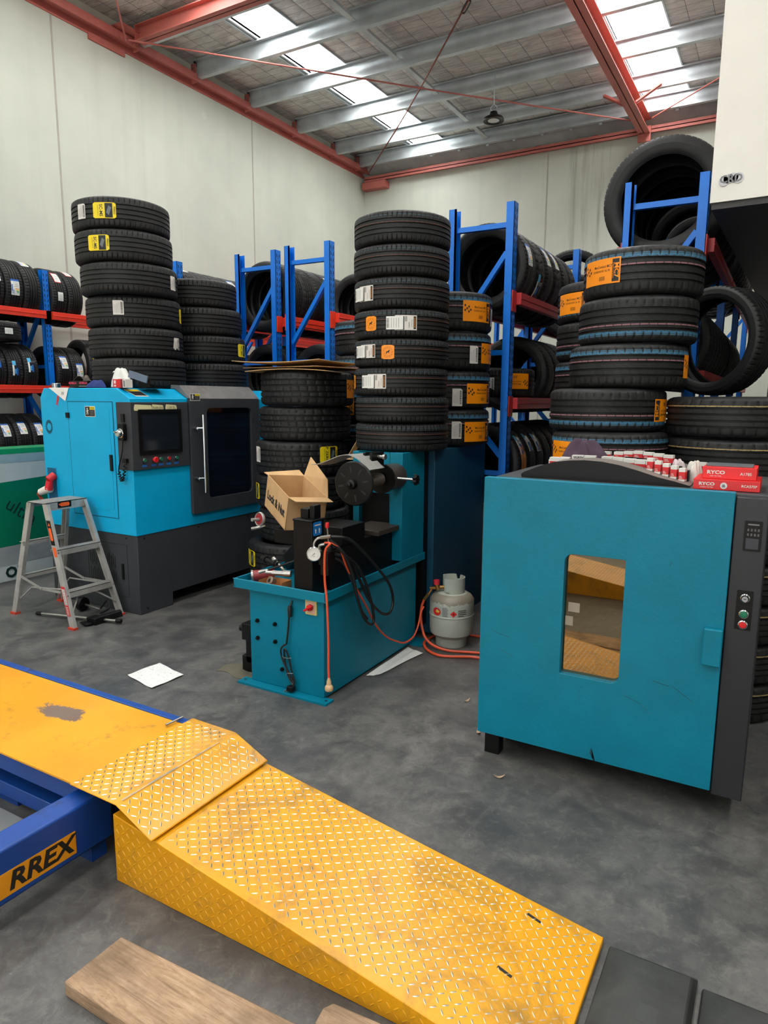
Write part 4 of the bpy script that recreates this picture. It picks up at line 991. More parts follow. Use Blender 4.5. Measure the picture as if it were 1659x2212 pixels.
g.build('instruction_label', [M('ladder_red_print', (206, 58, 58), .5), OFFW, INKG], r1, flat=True)
for s, y in ((1, 2.95), (-1, 3.305)):
    xb = lerp(BB, BT, .33); g = G().beam((xb, y, .30), (-4.56, y + .003, .23), .004, .018).beam((-4.56, y + .008, .23), (xf(.22), y, .24), .004, .018); g.build('spreader', ALU, T)
    G().tube([(lerp(BB, BT, .12), y, .10), (-4.70, y + s * .02, .22), (xf(.22) - .08, y + s * .05, .245)], .006, sub=1).build('brace', ALU, T)
for z in (.30, .56):
    xb = lerp(BB, BT, z / .86); G().box(xb - .02, 2.95, z - .004, xb + .02, 3.31, z).box(xb + .018, 2.95, z - .03, xb + .02, 3.31, z).build('rear_bar', ALU, T)
G().tube([(xf(.25) - .02, 3.07, .22), (xf(.1), 2.93, .06)], .006, sub=1).tube([(xf(.25) - .02, 3.17, .22), (xf(.12), 3.32, .10)], .006, sub=1).build('brace', ALU, T)
# sliding bar tool on the floor under the ladder
t = thing('bar_clamp', 'steel bar tool with black jaws lying under the step ladder', 'tool', (-4.3, 3.12, 0))
G().cyl((-4.66, 2.985, .022), (-4.01, 3.165, .022), .010, n=12).cyl((-4.68, 2.98, .022), (-4.64, 2.99, .022), .014, n=12, mi=1).cyl((-4.03, 3.16, .022), (-3.99, 3.17, .022), .015, n=12, mi=1).build('bar', [STEEL, BLACK], t)
G().cyl((-4.52, 3.25, .05), (-4.30, 3.235, .045), .008, n=12).build('bar', STEEL, t)
G().lathe([(0, -.02), (.05, -.02), (.055, 0), (.05, .02), (0, .02)], 28, p=(-4.50, 3.235, .056), axis=(.9, .1, 0)).build('wheel', BLACK, t)
G().box(-4.21, 3.05, .002, -4.12, 3.13, .05).beam((-4.24, 3.04, .012), (-4.14, 3.02, .016), .045, .012).beam((-4.15, 3.12, .03), (-4.08, 3.25, .05), .05, .045).tube([(-4.30, 3.24, .05), (-4.26, 3.27, .11), (-4.22, 3.25, .06), (-4.20, 3.16, .05)], .007, sub=4).build('jaw', BLACK, t, bevel=.003)

# ---------------------------------------------------------------- wrapped panels behind the ladder
T = thing('wrapped_panels', 'stack of wall panels wrapped in green film standing left of the blue lathe', 'panels', (-5.9, 3.4, 0))
xx = -5.8
gd = M('green_film', (8, 118, 88), .3, var=.12, vs=3, bump=.002, bs=14)
G().box(-6.1, 2.6, .0, xx, 4.55, 1.155).build('panel', M('panel_white', (196, 204, 206), .5, var=.05), T, bevel=.004)
G().box(-6.1, 2.6, 1.1155, xx + .004, 4.55, 1.16).box(-6.02, 3.0, 1.16, -5.9, 3.5, 1.1615, 1).build('edge_tape', [M('green_tape', (22, 150, 96), .3), OFFW], T)
G().box(xx, 2.6, 1.04, xx + .003, 4.55, 1.115).build('grey_band', M('panel_pale_blue', (150, 176, 186), .4), T)  # pale blue band below the edge tape
G().prism([(2.6, .76), (3.38, .87), (4.55, .93), (4.55, .33), (3.38, .31), (2.6, .29)], FX(xx), 0, .005).build('green_wrap', gd, T)
G().prism([(2.6, .13), (4.55, .16), (4.55, .32), (3.38, .31), (2.6, .29)], FX(xx), 0, .004).build('silver_wrap', M('silver_film', (176, 182, 186), .3, .3), T)
g = G()
ft = lambda y, z, a, s=1: (lambda u, v, d: (xx + .006 + d, y + (cos(a) * u - sin(a) * v) * 1, z + sin(a) * u + cos(a) * v))
g.text('ultra', .17, ft(3.62, .60, radians(-38)), 0, align='CENTER')
g.add([(xx + .006, 3.78, .775), (xx + .006, 3.78, .765), (xx + .006, 3.86, .765), (xx + .006, 3.86, .775)], [(0, 1, 2, 3)]).add([(xx + .006, 3.84, .80), (xx + .006, 3.87, .775), (xx + .006, 3.87, .765), (xx + .006, 3.84, .74), (xx + .006, 3.855, .74), (xx + .006, 3.895, .77), (xx + .006, 3.855, .80)], [(0, 1, 5, 6), (1, 2, 5), (2, 3, 4, 5)])
g.build('printed_lettering', M('wrap_ink', (6, 44, 40), .5), T, flat=True)
g = G().text('P', .20, ft(3.38, .72, 0), 0, bold=.02); g.text('OB', .13, ft(3.52, .075, 0), 0, bold=.04)
g.build('printed_lettering', M('wrap_ink', (6, 44, 40), .5), T, flat=True)

# ---------------------------------------------------------------- wheel straightening machine
T = thing('wheel_straightener', 'teal wheel straightening machine with oil tray, black rams and tall cabinet', 'machine', (-2.25, 3.6, 0))
# tray body, rim and base plate
G().box(-2.52, 2.87, .012, -2.015, 3.93, .565).build('tray_body', TEAL, T, bevel=.003)
g = G()
g.box(-2.605, 2.835, .556, -1.985, 2.845, .607).box(-1.995, 2.835, .556, -1.985, 4.0, .607).box(-2.605, 2.835, .556, -2.595, 4.0, .607)
g.box(-2.60, 2.84, .556, -1.99, 4.0, .566); g.build('tray_rim', TEAL, T, bevel=.004)
G().box(-2.575, 2.81, 0, -1.965, 2.885, .012).build('foot_plate', TEAL, T)
G().box(-2.06, 3.86, 0, -1.93, 3.99, .012).build('foot_plate', TEAL, T)
g = G().cyl((-2.55, 2.85, .012), (-2.55, 2.85, .0125), .008, n=10).cyl((-1.99, 2.85, .012), (-1.99, 2.85, .0125), .008, n=10); g.build('bolt_hole', INK, T)
g = G()
for a, b in ((-2.465, .373), (-2.340, .373), (-2.465, .272), (-2.340, .272), (-2.295, .12)): g.cyl((a, 2.87, b), (a, 2.862, b), .012, n=14).cyl((a, 2.862, b), (a, 2.852, b), .007, n=6)
g.build('bolt', BLKM, T)
# tower: gate shaped cabinet at the back of the tray with a dark opening
zt2 = 1.277
G().box(-2.36, 3.70, .60, -2.315, 4.0, zt2).box(-2.09, 3.70, .60, -2.00, 4.0, zt2).box(-2.315, 3.70, 1.02, -2.09, 4.0, zt2).build('tower', TEAL, T, bevel=.003)
G().box(-2.315, 3.74, .60, -2.09, 4.0, 1.02).build('tower_recess', BLACK, T)
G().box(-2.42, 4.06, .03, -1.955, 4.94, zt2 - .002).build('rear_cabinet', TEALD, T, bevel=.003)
G().box(-2.36, 4.0, .1, -2.0, 4.06, zt2 - .01).build('cabinet_joint', BLACK, T)
# spindle with drum, collar, spring boot and face disc; all along y
ax, az = -2.045, 1.135
dr = G().lathe([(0, 0), (.078, 0), (.080, .006), (.080, .15), (.074, .165), (0, .165)], 36, p=(ax, 3.70, az), axis=(0, -1, 0)).build('drum', M('drum_steel', (92, 86, 82), .4, .6), T)
G().lathe([(0, 0), (.088, 0), (.088, .02), (0, .02)], 36, p=(ax, 3.535, az), axis=(0, -1, 0)).build('flange', BLACK, dr)
P = [(0, 0)]
for i in range(8): P += [(.038, i * .022), (.030, i * .022 + .011)]
P += [(.038, .18), (0, .18)]
G().lathe(P, 28, p=(ax, 3.50, az), axis=(0, -1, 0)).build('spring_boot', M('brown_rubber', (74, 66, 60), .6), dr)
g = G().lathe([(0, -.04), (.03, -.04), (.035, 0), (.122, 0), (.126, .008), (.126, .014), (.120, .020), (.03, .024), (.026, .05), (.014, .055), (.014, .075), (0, .08)], 48, p=(ax - .01, 3.245, az), axis=(0, -1, 0))
D = g.build('face_disc', BLKM, T)
g = G()
for i in range(8):
    a = 2 * pi * i / 8 + .2; c, s = cos(a), sin(a); g.prism([(ax - .01 + r * c - q * s, az + r * s + q * c) for r, q in ((.05, -.005), (.10, -.005), (.10, .005), (.05, .005))], FY(3.2235), 0, .001)
g.build('disc_slot', INK, D, flat=True)
g = G().box(-2.075, 3.36, 1.215, -2.06, 3.50, 1.30).box(-2.03, 3.36, 1.215, -2.015, 3.50, 1.30).box(-2.08, 3.37, 1.205, -2.005, 3.51, 1.222); b = g.build('bracket', BLACK, dr, bevel=.003)
G().cyl((-2.08, 3.43, 1.275), (-1.97, 3.43, 1.275), .010, n=14).cyl((-1.98, 3.43, 1.275), (-1.965, 3.43, 1.275), .016, n=14).build('bracket_pin', STEEL, b)
k = G().cyl((-1.965, 3.575, 1.138), (-1.865, 3.60, 1.134), .008, n=12).build('clamp_screw', STEEL, dr)
P = []
for i in range(40): a = 2 * pi * i / 40; r = .028 + .006 * cos(7 * a); P.append((r * cos(a), r * sin(a)))
G().prism(P, lambda a, b, d: (-1.865 + d, 3.60 + a, 1.134 + b), 0, .022).build('star_knob', BLACK, k, bevel=.002)
# curved guard sheet leaning over the disc
g = G().sheet(lambda u, v: (lerp(-2.36, -1.965, u), 3.42 - .17 * v, 1.215 + .075 * sin(pi * min(1, u * 1.02) ** 1.6) + .012 * v * (1 - u)), 20, 4)
o = g.build('guard_sheet', M('grey_sheet', (150, 148, 144), .5), T); o.modifiers.new('thickness', 'SOLIDIFY').thickness = .004
# bed, black slide blocks
G().box(-2.30, 3.02, .567, -2.07, 3.72, .80).box(-2.25, 3.45, .80, -2.02, 3.74, .83, 1).build('bed', [BLACK, M('oily_brown', (60, 52, 46), .5)], T, bevel=.003)
G().box(-2.27, 3.12, .80, -2.06, 3.36, .90).build('slide_block', BLACK, T, bevel=.004)
G().beam((-2.52, 3.30, .62), (-2.30, 3.14, .76), .14, .10).box(-2.62, 3.22, .74, -2.27, 3.30, .825).build('tool_arm', BLACK, T, bevel=.004)
post = G().box(-2.20, 2.862, .566, -2.078, 2.975, .972).box(-2.203, 2.858, .966, -2.075, 2.98, .978).build('ram_post', BLACK, T, bevel=.004)
G().box(-2.18, 2.90, .978, -2.13, 2.96, 1.03).box(-2.12, 2.90, .978, -2.09, 2.96, 1.05).build('post_head', BLACK, post, bevel=.003)
g = G().prism(rrect(2.872, .893, 2.945, .965, .008), FX(-2.0775), 0, .0015, 0)
for y in (2.892, 2.925): g.prism([(y - .003, .905), (y + .003, .905), (y + .003, .920), (y + .007, .920), (y, .930), (y - .007, .920), (y - .003, .920)], FX(-2.076), 0, .001, 1)
g.box(-2.076, 2.885, .945, -2.075, 2.935, .951, 1); g.build('blue_sticker', [M('sticker_blue', (24, 112, 186), .4), OFFW], post, flat=True)
# pressure gauge with dial
gp = Vector((-2.055, 2.845, .806)); gd_ = Vector((.45, -.89, .05)).normalized()
ga = G().lathe([(0, -.025), (.034, -.022), (.039, -.015), (.039, .0), (.035, .004), (.033, 0)], 36, p=gp, axis=gd_).cyl(gp - gd_ * .03, gp - gd_ * .02 + Vector((-.01, .05, 0)), .008).build('pressure_gauge', CHROME, post)
G().lathe([(0, .0005), (.0335, .0)], 32, p=gp, axis=gd_).build('dial', PAPER, ga)
r_ = gd_.cross(Vector((0, 0, 1))).normalized() * -1; u_ = r_.cross(gd_) * -1; u_ = Vector((0, 0, 1)); r_ = u_.cross(-gd_).normalized() * -1
r_ = Vector((0, 0, 1)).cross(gd_).normalized()
dp = lambda a, b, d: tuple(gp + r_ * a + u_ * b + gd_ * (.0012 + d))
g = G().prism([(-.018, -.014), (.004, .006), (.006, .003), (.0, -.001)], dp, 0, .0006)
for i in range(19):
    a = radians(225 - i * 15); g.prism([(.022 * cos(a) - .0006 * sin(a), .022 * sin(a) + .0006 * cos(a)), (.026 * cos(a), .026 * sin(a)), (.022 * cos(a) + .0006 * sin(a), .022 * sin(a) - .0006 * cos(a))], dp, 0, .0004)
g.text('MPa', .007, lambda a, b, d: dp(a, b - .012, d)); g.build('needle', INK, ga, flat=True)
# hydraulic hand valve with red knobbed lever, elbow and hoses
va = G().box(-2.045, 2.87, .745, -1.985, 2.94, .815).box(-2.04, 2.88, .69, -1.99, 2.93, .745).lathe([(0, 0), (.026, 0), (.026, .02), (.018, .032), (0, .036)], 20, p=(-2.005, 2.905, .815)).box(-2.08, 2.89, .79, -2.03, 2.93, .81).build('control_valve', BLACK, T, bevel=.002)
le = G().cyl((-2.002, 2.905, .84), (-2.008, 2.90, .945), .004, n=10).build('lever', STEEL, va)
G().lathe([(0, 0), (.009, .001), (.011, .02), (.009, .028), (0, .03)], 16, p=(-2.008, 2.90, .94)).build('lever_knob', RED, le)
G().tube([(-2.07, 2.87, .82), (-2.07, 2.87, .86), (-2.05, 2.88, .885), (-2.0, 2.9, .895)], .0072, sub=5).cyl((-2.07, 2.87, .815), (-2.07, 2.87, .84), .0105, n=6).cyl((-2.04, 2.885, .888), (-1.99, 2.905, .896), .0105, n=6).tube([(-2.03, 2.87, .82), (-2.03, 2.86, .85), (-2.005, 2.87, .86)], .008, sub=4).build('elbow_fitting', STEEL, va)
HB = M('hose_black', (24, 24, 25), .4)
G().tube([(-1.99, 2.905, .895), (-1.94, 2.96, .885), (-1.935, 3.05, .84), (-1.93, 3.23, .70), (-1.93, 3.416, .535), (-1.93, 3.468, .42), (-1.93, 3.43, .354), (-1.93, 3.337, .374), (-1.93, 3.206, .477), (-1.93, 3.107, .607), (-1.94, 3.02, .75), (-1.98, 2.94, .82)], .0085, sub=6).build('hydraulic_hose', HB, T)
G().tube([(-1.99, 2.90, .88), (-1.935, 2.947, .80), (-1.925, 3.013, .68), (-1.925, 3.06, .54), (-1.925, 3.132, .403), (-1.925, 3.206, .345), (-1.925, 3.237, .373), (-1.925, 3.196, .506), (-1.925, 3.107, .659), (-1.935, 3.014, .756), (-1.985, 2.93, .80)], .0085, sub=6).build('hydraulic_hose', HB, T)
G().tube([(-2.0, 2.93, .78), (-1.96, 2.98, .74), (-1.94, 3.04, .62), (-1.94, 3.11, .47), (-1.94, 3.19, .38)], .007, sub=6).build('hydraulic_hose', HB, T)
sw = G().prism(rrect(-2.128, .468, -2.055, .548, .006), FY(2.87), 0, .008, 0).build('switch_plate', M('switch_cream', (206, 196, 120), .5), T)
G().prism(rrect(-2.121, .475, -2.062, .541, .004), FY(2.862), 0, .002, 0).build('switch_face', M('switch_pink', (214, 176, 150), .5), sw)
kn = G().lathe([(0, .018), (.016, .017), (.018, .003), (.018, 0)], 20, p=(-2.092, 2.858, .510), axis=(0, -1, 0)).beam((-2.118, 2.838, .494), (-2.066, 2.838, .527), .016, .012).build('rotary_knob', RED, sw, bevel=.002)
cb = G().tube([(-2.22, 2.87, .525), (-2.222, 2.855, .50), (-2.228, 2.85, .447), (-2.236, 2.85, .368), (-2.25, 2.85, .28)], .0055, sub=5).lathe([(0, 0), (.012, 0), (.014, .04), (.010, .06), (0, .06)], 12, p=(-2.224, 2.852, .44)).tube([(-2.25, 2.85, .28), (-2.275, 2.845, .262), (-2.286, 2.845, .235), (-2.275, 2.845, .19), (-2.24, 2.845, .13), (-2.205, 2.845, .075), (-2.20, 2.84, .06), (-2.22, 2.845, .075), (-2.25, 2.845, .14), (-2.262, 2.845, .22), (-2.255, 2.84, .255), (-2.235, 2.845, .22), (-2.215, 2.845, .14), (-2.195, 2.842, .08), (-2.2, 2.835, .045)], .0052, sub=5).build('power_cable', HB, T)
G().box(-2.235, 2.822, .022, -2.195, 2.855, .05).build('cable_plug', BLACK, cb, bevel=.004)
G().cyl((-2.235, 2.83, .03), (-2.26, 2.828, .012), .003, n=8).cyl((-2.228, 2.832, .024), (-2.252, 2.83, .008), .003, n=8).tube([(-2.21, 2.84, .21), (-2.25, 2.835, .205), (-2.275, 2.842, .21)], .0015).tube([(-2.20, 2.84, .125), (-2.235, 2.833, .12), (-2.25, 2.84, .10)], .0015).build('plug_pins', STEEL, cb)
# orange extension cord hung over the tray, clear plug end at the bottom
t = thing('extension_cord', 'orange extension cord hanging down the corner of the teal machine with a clear plug', 'cord', (-1.94, 2.82, .1))
G().tube([(-1.995, 2.86, .87), (-1.93, 2.81, .882), (-1.953, 2.80, .84), (-1.957, 2.80, .70), (-1.945, 2.80, .579), (-1.937, 2.80, .383), (-1.938, 2.80, .23), (-1.936, 2.80, .165)], .0058, sub=6).build('cord', ORGP, t)
G().lathe([(0, 0), (.020, 0), (.023, .008), (.021, .022), (.013, .032), (.012, .05), (.008, .062), (.006, .07), (0, .07)], 20, p=(-1.936, 2.80, .102)).build('plug', M('amber_plug', (206, 172, 130), .25, var=.1), t)
o = G().tube([(-1.985, 2.90, .866), (-1.95, 2.93, .83), (-1.945, 2.977, .736), (-1.945, 3.068, .6), (-1.945, 3.189, .451), (-1.95, 3.302, .31), (-1.95, 3.428, .20), (-1.95, 3.56, .13), (-1.95, 3.664, .09), (-1.95, 3.778, .095), (-1.95, 3.841, .148), (-1.96, 3.90, .22), (-1.96, 3.94, .25)], .0055, sub=6).build('air_hose', ORGP)
tag(o, 'red hose looping along the right side of the teal machine tray', 'hose')
# small equipment on the far left side of the tray body
o = G().box(-2.66, 2.95, .20, -2.53, 3.06, .30).box(-2.64, 2.96, .06, -2.525, 3.05, .20).box(-2.67, 2.96, .0, -2.56, 3.07, .10).cyl((-2.66, 3.0, .25), (-2.71, 3.0, .25), .02, n=14).build('oil_pump', BLACK, T, bevel=.004)
# ---- loose things on the machine
# big open carton
C0 = Vector((-2.575 * 1.075, 3.118 * 1.075, 1.6 - .434 * 1.075)); L = Vector((.346, -.239, -.089)) * 1.0; Wv = Vector((.124, .185, -.015)) * 1.07; H = Vector((-.04, .012, -.187)) * 1.07
t = thing('carton', 'open cardboard box printed Lock & Nut, tipped on the black ram post', 'box', (-2.35, 3.1, .96))
def bp(a, b, c): return C0 + L * a + Wv * b + H * c
def wall(g, p, q, r, s, n, th=.004): 
    n = Vector(n).normalized() * th; v = [p, q, r, s, p + n, q + n, r + n, s + n]; g.add(v, [(0, 1, 2, 3), (4, 5, 6, 7), (0, 1, 5, 4), (1, 2, 6, 5), (2, 3, 7, 6), (3, 0, 4, 7)])
nL, nW, nH = L.normalized(), Wv.normalized(), H.normalized()
g = G(); wall(g, bp(0, 0, 0), bp(1, 0, 0), bp(1, 0, 1), bp(0, 0, 1), nW); wall(g, bp(0, 1, 0), bp(1, 1, 0), bp(1, 1, 1), bp(0, 1, 1), -nW)
wall(g, bp(0, 0, 0), bp(0, 1, 0), bp(0, 1, 1), bp(0, 0, 1), nL); wall(g, bp(1, 0, 0), bp(1, 1, 0), bp(1, 1, 1), bp(1, 0, 1), -nL); wall(g, bp(0, 0, 1), bp(1, 0, 1), bp(1, 1, 1), bp(0, 1, 1), -nH)
g.build('carton_body', CARD, t)
g = G(); up = Vector((.06, .10, .10)); wall(g, bp(0, 1, 0), bp(1, 1, 0), bp(1, 1, 0) + Vector((-.035, .05, .10)), bp(0, 1, 0) + Vector((.01, .06, .115)), nW); g.build('flap', CARD, t)
g = G(); wall(g, bp(1, 0, 0), bp(1, 1, 0), bp(1, 1, 0) + Vector((.075, -.05, -.012)), bp(1, 0, 0) + Vector((.10, -.06, -.01)), nH); g.build('flap', CARD, t)
g = G(); wall(g, bp(0, 0, 0), bp(0, 1, 0), bp(0, 1, 0) + Vector((-.06, .03, .03)), bp(0, 0, 0) + Vector((-.055, .03, .01)), nH); g.build('flap', CARD, t)
g = G(); tf = lambda a, b, d: tuple(bp(.5, 0, .56) + nL * a - nH * b - nW * (.001 + d)); g.text('Lock & Nut', .074, tf, bold=.035); g.build('lettering', INK, t, flat=True)
# hand wheel of the lathe slide
hw = G().lathe([(.030, .0), (.040, .002), (.044, .014), (.040, .022), (.032, .018)], 32, p=(-2.64, 3.13, .895), axis=(-.25, -.95, .1), mis=None).cyl((-2.645, 3.11, .895), (-2.655, 3.06, .90), .01, n=12).build('hand_wheel', M('dull_steel', (150, 150, 148), .4, .4), T)
G().lathe([(0, .014), (.034, .012), (.034, .020), (0, .020)], 28, p=(-2.64, 3.13, .895), axis=(-.25, -.95, .1)).build('wheel_disc', M('wheel_red', (140, 26, 36), .4), hw)
G().cyl((-2.64, 3.11, .85), (-2.60, 3.11, .862), .006, n=10).cyl((-2.67, 3.07, .842), (-2.635, 3.11, .85), .010, n=12).build('crank_grip', STEEL, hw)
# tools in the tray
zf = .567
tag(G().cyl((-2.56, 2.94, zf + .032), (-2.46, 3.02, zf + .038), .034, n=24, mi=0).cyl((-2.563, 2.937, zf + .032), (-2.555, 2.944, zf + .0325), .036, n=24, mi=1).build('die_grinder', [M('dark_red_paint', (128, 30, 34), .4), STEEL]), 'dark red cylinder shaped tool lying in the left corner of the tray', 'tool')
tag(G().cyl((-2.575, 3.06, zf + .11), (-2.42, 3.0, zf + .105), .014, n=16).cyl((-2.58, 3.062, zf + .11), (-2.54, 3.046, zf + .109), .020, n=16).cyl((-2.47, 3.02, zf + .106), (-2.44, 3.01, zf + .105), .019, n=16).build('torch', BLACK), 'black torch shaped tool lying above the red cylinder in the tray', 'tool')
tag(G().cyl((-2.49, 2.92, zf + .07), (-2.44, 2.94, zf + .085), .010, .007, n=12, mi=0).cyl((-2.44, 2.94, zf + .085), (-2.28, 3.02, zf + .15), .006, n=10, mi=1).build('hex_driver', [STEEL, BLACK]), 'black handled steel driver leaning up from the tray towards the ram post', 'tool')
tag(G().cyl((-2.47, 3.03, zf + .125), (-2.33, 2.97, zf + .07), .009, n=12).cyl((-2.475, 3.032, zf + .127), (-2.45, 3.02, zf + .118), .014, n=8).build('ratchet', STEEL), 'steel ratchet lying across the tray under the black driver', 'tool')
tag(G().cyl((-2.40, 2.93, zf + .075), (-2.34, 2.95, zf + .075), .015, n=16).cyl((-2.34, 2.95, zf + .075), (-2.30, 2.965, zf + .075), .019, n=16).cyl((-2.44, 2.92, zf + .075), (-2.40, 2.93, zf + .075), .010, n=8).build('impact_socket', STEEL), 'steel socket with adaptor on top of the small chequered box', 'socket')
tag(G().lathe([(.012, 0), (.024, 0), (.026, .004), (.026, .03), (.022, .034), (.012, .034), (.012, 0)], 20, p=(-2.37, 2.90, zf + .03), axis=(-.3, -.8, .5)).build('bearing_ring', M('rusty_steel', (120, 104, 92), .45, .6)), 'brown steel ring sitting in the small chequered box', 'ring')
t = thing('spark_plug_box', 'small open orange and black chequered box in the tray beside the ram post', 'box', (-2.34, 2.9, zf))
ck = M('brown_carton', (170, 112, 62), .7)
g = G().box(-2.44, 2.856, zf, -2.28, 2.858, zf + .035).box(-2.44, 2.94, zf, -2.28, 2.942, zf + .05).box(-2.44, 2.856, zf, -2.438, 2.942, zf + .045).box(-2.282, 2.856, zf, -2.28, 2.942, zf + .05).box(-2.44, 2.856, zf, -2.28, 2.942, zf + .003); g.build('carton', ck, t)
g = G()
for i in range(16):
    for j in range(2):
        if (i + j) % 2 == 0: g.box(-2.438 + i * .01, 2.8553, zf + .018 + j * .008, -2.428 + i * .01, 2.856, zf + .026 + j * .008)
g.build('chequer_print', INK, t, flat=True)
G().box(-2.435, 2.8555, zf + .002, -2.29, 2.856, zf + .016).build('print_band', OFFW, t, flat=True)
# cardboard on top of the stack at the left of the machine
for i, (dx, dy, dz, a, sx, sy) in enumerate(((0, 0, 0, 12, .33, .36), (-.03, .02, .021, -4, .36, .30), (-.07, -.02, .040, 6, .37, .33))):
    zz = 1.816 + dz; c, s = cos(radians(a)), sin(radians(a)); g = G()
    f = lambda u, v: (-3.2 + dx + (2 * u - 1) * sx * c - (2 * v - 1) * sy * s, 4.36 + dy + (2 * u - 1) * sx * s + (2 * v - 1) * sy * c, zz + .010 * sin(5 * u + i) * v + .008 * (u - .5) ** 2 * 8 * (i - 1) + (.012 * (1 - v) ** 3 * (i - 1.2)) * (1 if i else 0))
    g.sheet(f, 12, 6); o = g.build('flattened_cardboard', CARD); o.modifiers.new('thickness', 'SOLIDIFY').thickness = .005
    tag(o, ['lowest of three flattened cardboard sheets on the wide sporty tyres', 'middle flattened cardboard sheet on the wide sporty tyres', 'top flattened cardboard sheet on the wide sporty tyres'][i], 'cardboard', 'cardboard on the sporty tyre stack')
o = G().box(-2.66, 4.0, 1.19, -2.43, 4.2, 1.20).box(-2.66, 4.0, 1.205, -2.43, 4.2, 1.212).beam((-2.58, 4.02, 1.22), (-2.50, 4.0, 1.32), .05, .004).build('cardboard_scrap', CARD)
o.location = (0, 0, 0); tag(o, 'torn cardboard pieces sticking out left of the lowest of the eight tyres', 'cardboard')
# ---------------------------------------------------------------- gas cylinder
cx, cy_ = -1.80, 4.035
T = thing('gas_cylinder', 'small grey gas cylinder with collar standing between the teal machine and the oven', 'gas cylinder', (cx, cy_, 0))
m, n, b = newmat('worn_grey_enamel')
c0 = n.ramp(n.noise(3, 5), [(.3, lin((158, 164, 152))), (.7, lin((182, 188, 176)))])
x = n.new('ShaderNodeSeparateXYZ'); n.link(n.co(), x.inputs[0])
wear = n.math('MULTIPLY', n.math('GREATER_THAN', n.math('ADD', x.outputs[2], n.math('MULTIPLY', n.noise(22, 5, .7), .09)), .345), n.math('LESS_THAN', x.outputs[2], .352))
c0 = n.mix(n.math('MULTIPLY', wear, .8), c0, lin((118, 104, 88)))
c0 = n.mix(n.ramp(n.noise(55, 4, .7), [(.66, (0, 0, 0, 1)), (.72, (.8, .8, .8, 1))]), c0, lin((96, 92, 84)))
n.link(c0, b.inputs['Base Color']); b.inputs['Roughness'].default_value = .38
R = .145
P = [(0, .045), (.07, .047), (.11, .058), (.14, .085), (R, .125), (R, .205), (R + .003, .208), (R + .003, .214), (R, .217), (R, .285), (.145, .31), (.128, .336), (.10, .352), (.06, .36), (0, .362)]
G().lathe(P, 48, p=(cx, cy_, 0)).build('tank', m, T)
G().lathe([(.098, 0), (.102, 0), (.104, .06), (.100, .06)], 40, p=(cx, cy_, 0), closed=True).build('foot_ring', m, T)
g = G(); N = 44; a0, a1 = radians(-75 - 28), radians(190 - 28)
vs = []
for i in range(N + 1):
    a = a0 + (a1 - a0) * i / N
    lo = .352 + (.0 if .1 < i / N < .9 else .015); hi = .455 - (.03 if .66 < i / N < .75 else 0)
    for r, z in ((.078, lo), (.083, lo), (.083, hi), (.078, hi)): vs.append((cx + r * cos(a), cy_ + r * sin(a), z))
fs = [(i * 4 + j, (i + 1) * 4 + j, (i + 1) * 4 + (j + 1) % 4, i * 4 + (j + 1) % 4) for i in range(N) for j in range(4)] + [(0, 1, 2, 3), (N * 4, N * 4 + 1, N * 4 + 2, N * 4 + 3)]
g.add(vs, fs); g.lathe([(.083, .452), (.085, .455), (.083, .458), (.077, .458), (.077, .452)], 4, p=(cx, cy_, -5)) if False else None
g.build('collar', m, T)
vv = G().cyl((cx - .02, cy_ - .02, .36), (cx - .02, cy_ - .02, .40), .016, n=14).cyl((cx - .02, cy_ - .02, .385), (cx - .085, cy_ - .06, .385), .012, n=12).cyl((cx - .075, cy_ - .055, .37), (cx - .085, cy_ - .06, .41), .017, n=8).cyl((cx - .085, cy_ - .06, .38), (cx - .13, cy_ - .065, .375), .011, n=8).build('regulator', BRASS, T)
G().cyl((cx - .085, cy_ - .06, .405), (cx - .087, cy_ - .06, .435), .019, .020, n=18).build('regulator_knob', M('red_knob', (206, 44, 56), .5), vv)
hp = [(cx - .115, cy_ - .075, .372), (cx - .13, cy_ - .085, .34), (cx - .155, cy_ - .10, .30)]
G().tube(hp, .008, sub=3).cyl(hp[1], hp[2], .011, n=6).build('hose_tail', BRASS, vv)
def cyp(a, b, d):   # wrap on the tank, a in metres from the camera facing line
    th = atan2(-cy_, -cx) + a / R; return (cx + (R + .001 + d) * cos(th), cy_ + (R + .001 + d) * sin(th), b)
def lbl(g, u0, v0, u1, v1, mi, d=0):
    k = max(1, int((u1 - u0) / .01))
    for i in range(k): a, b_ = u0 + (u1 - u0) * i / k, u0 + (u1 - u0) * (i + 1) / k; g.add([cyp(a, v0, d), cyp(b_, v0, d), cyp(b_, v1, d), cyp(a, v1, d)], [(0, 1, 2, 3)], mi)
g = G()
g.add([cyp(-.105 + .032 * cos(i * pi / 10), .248 + .026 * sin(i * pi / 10), .0004) for i in range(20)], [tuple(range(20))], 0)
g.text('GO', .020, lambda a, b_, d: cyp(-.098 + a, .250 + b_, d), 1, bold=.04)
for i in range(9): lbl(g, -.062, .222 + i * .007, -.022 - (i % 3) * .004, .226 + i * .007, 2)
g.add([cyp(.012, .222, .0004), cyp(.034, .243, .0004), cyp(.012, .264, .0004), cyp(-.010, .243, .0004)], [(0, 1, 2, 3)], 0)
g.add([cyp(.007, .240, .001), cyp(.012, .236, .001), cyp(.017, .240, .001), cyp(.013, .254, .001)], [(0, 1, 2, 3)], 3)
lbl(g, .002, .214, .022, .218, 0)
for i in range(4): lbl(g, .042, .225 + i * .012, .10 - (i == 0) * .02, .230 + i * .012, 3)
g.build('printed_label', [M('gas_red', (204, 40, 36), .5), YEL, INKG, INK], T, flat=True)
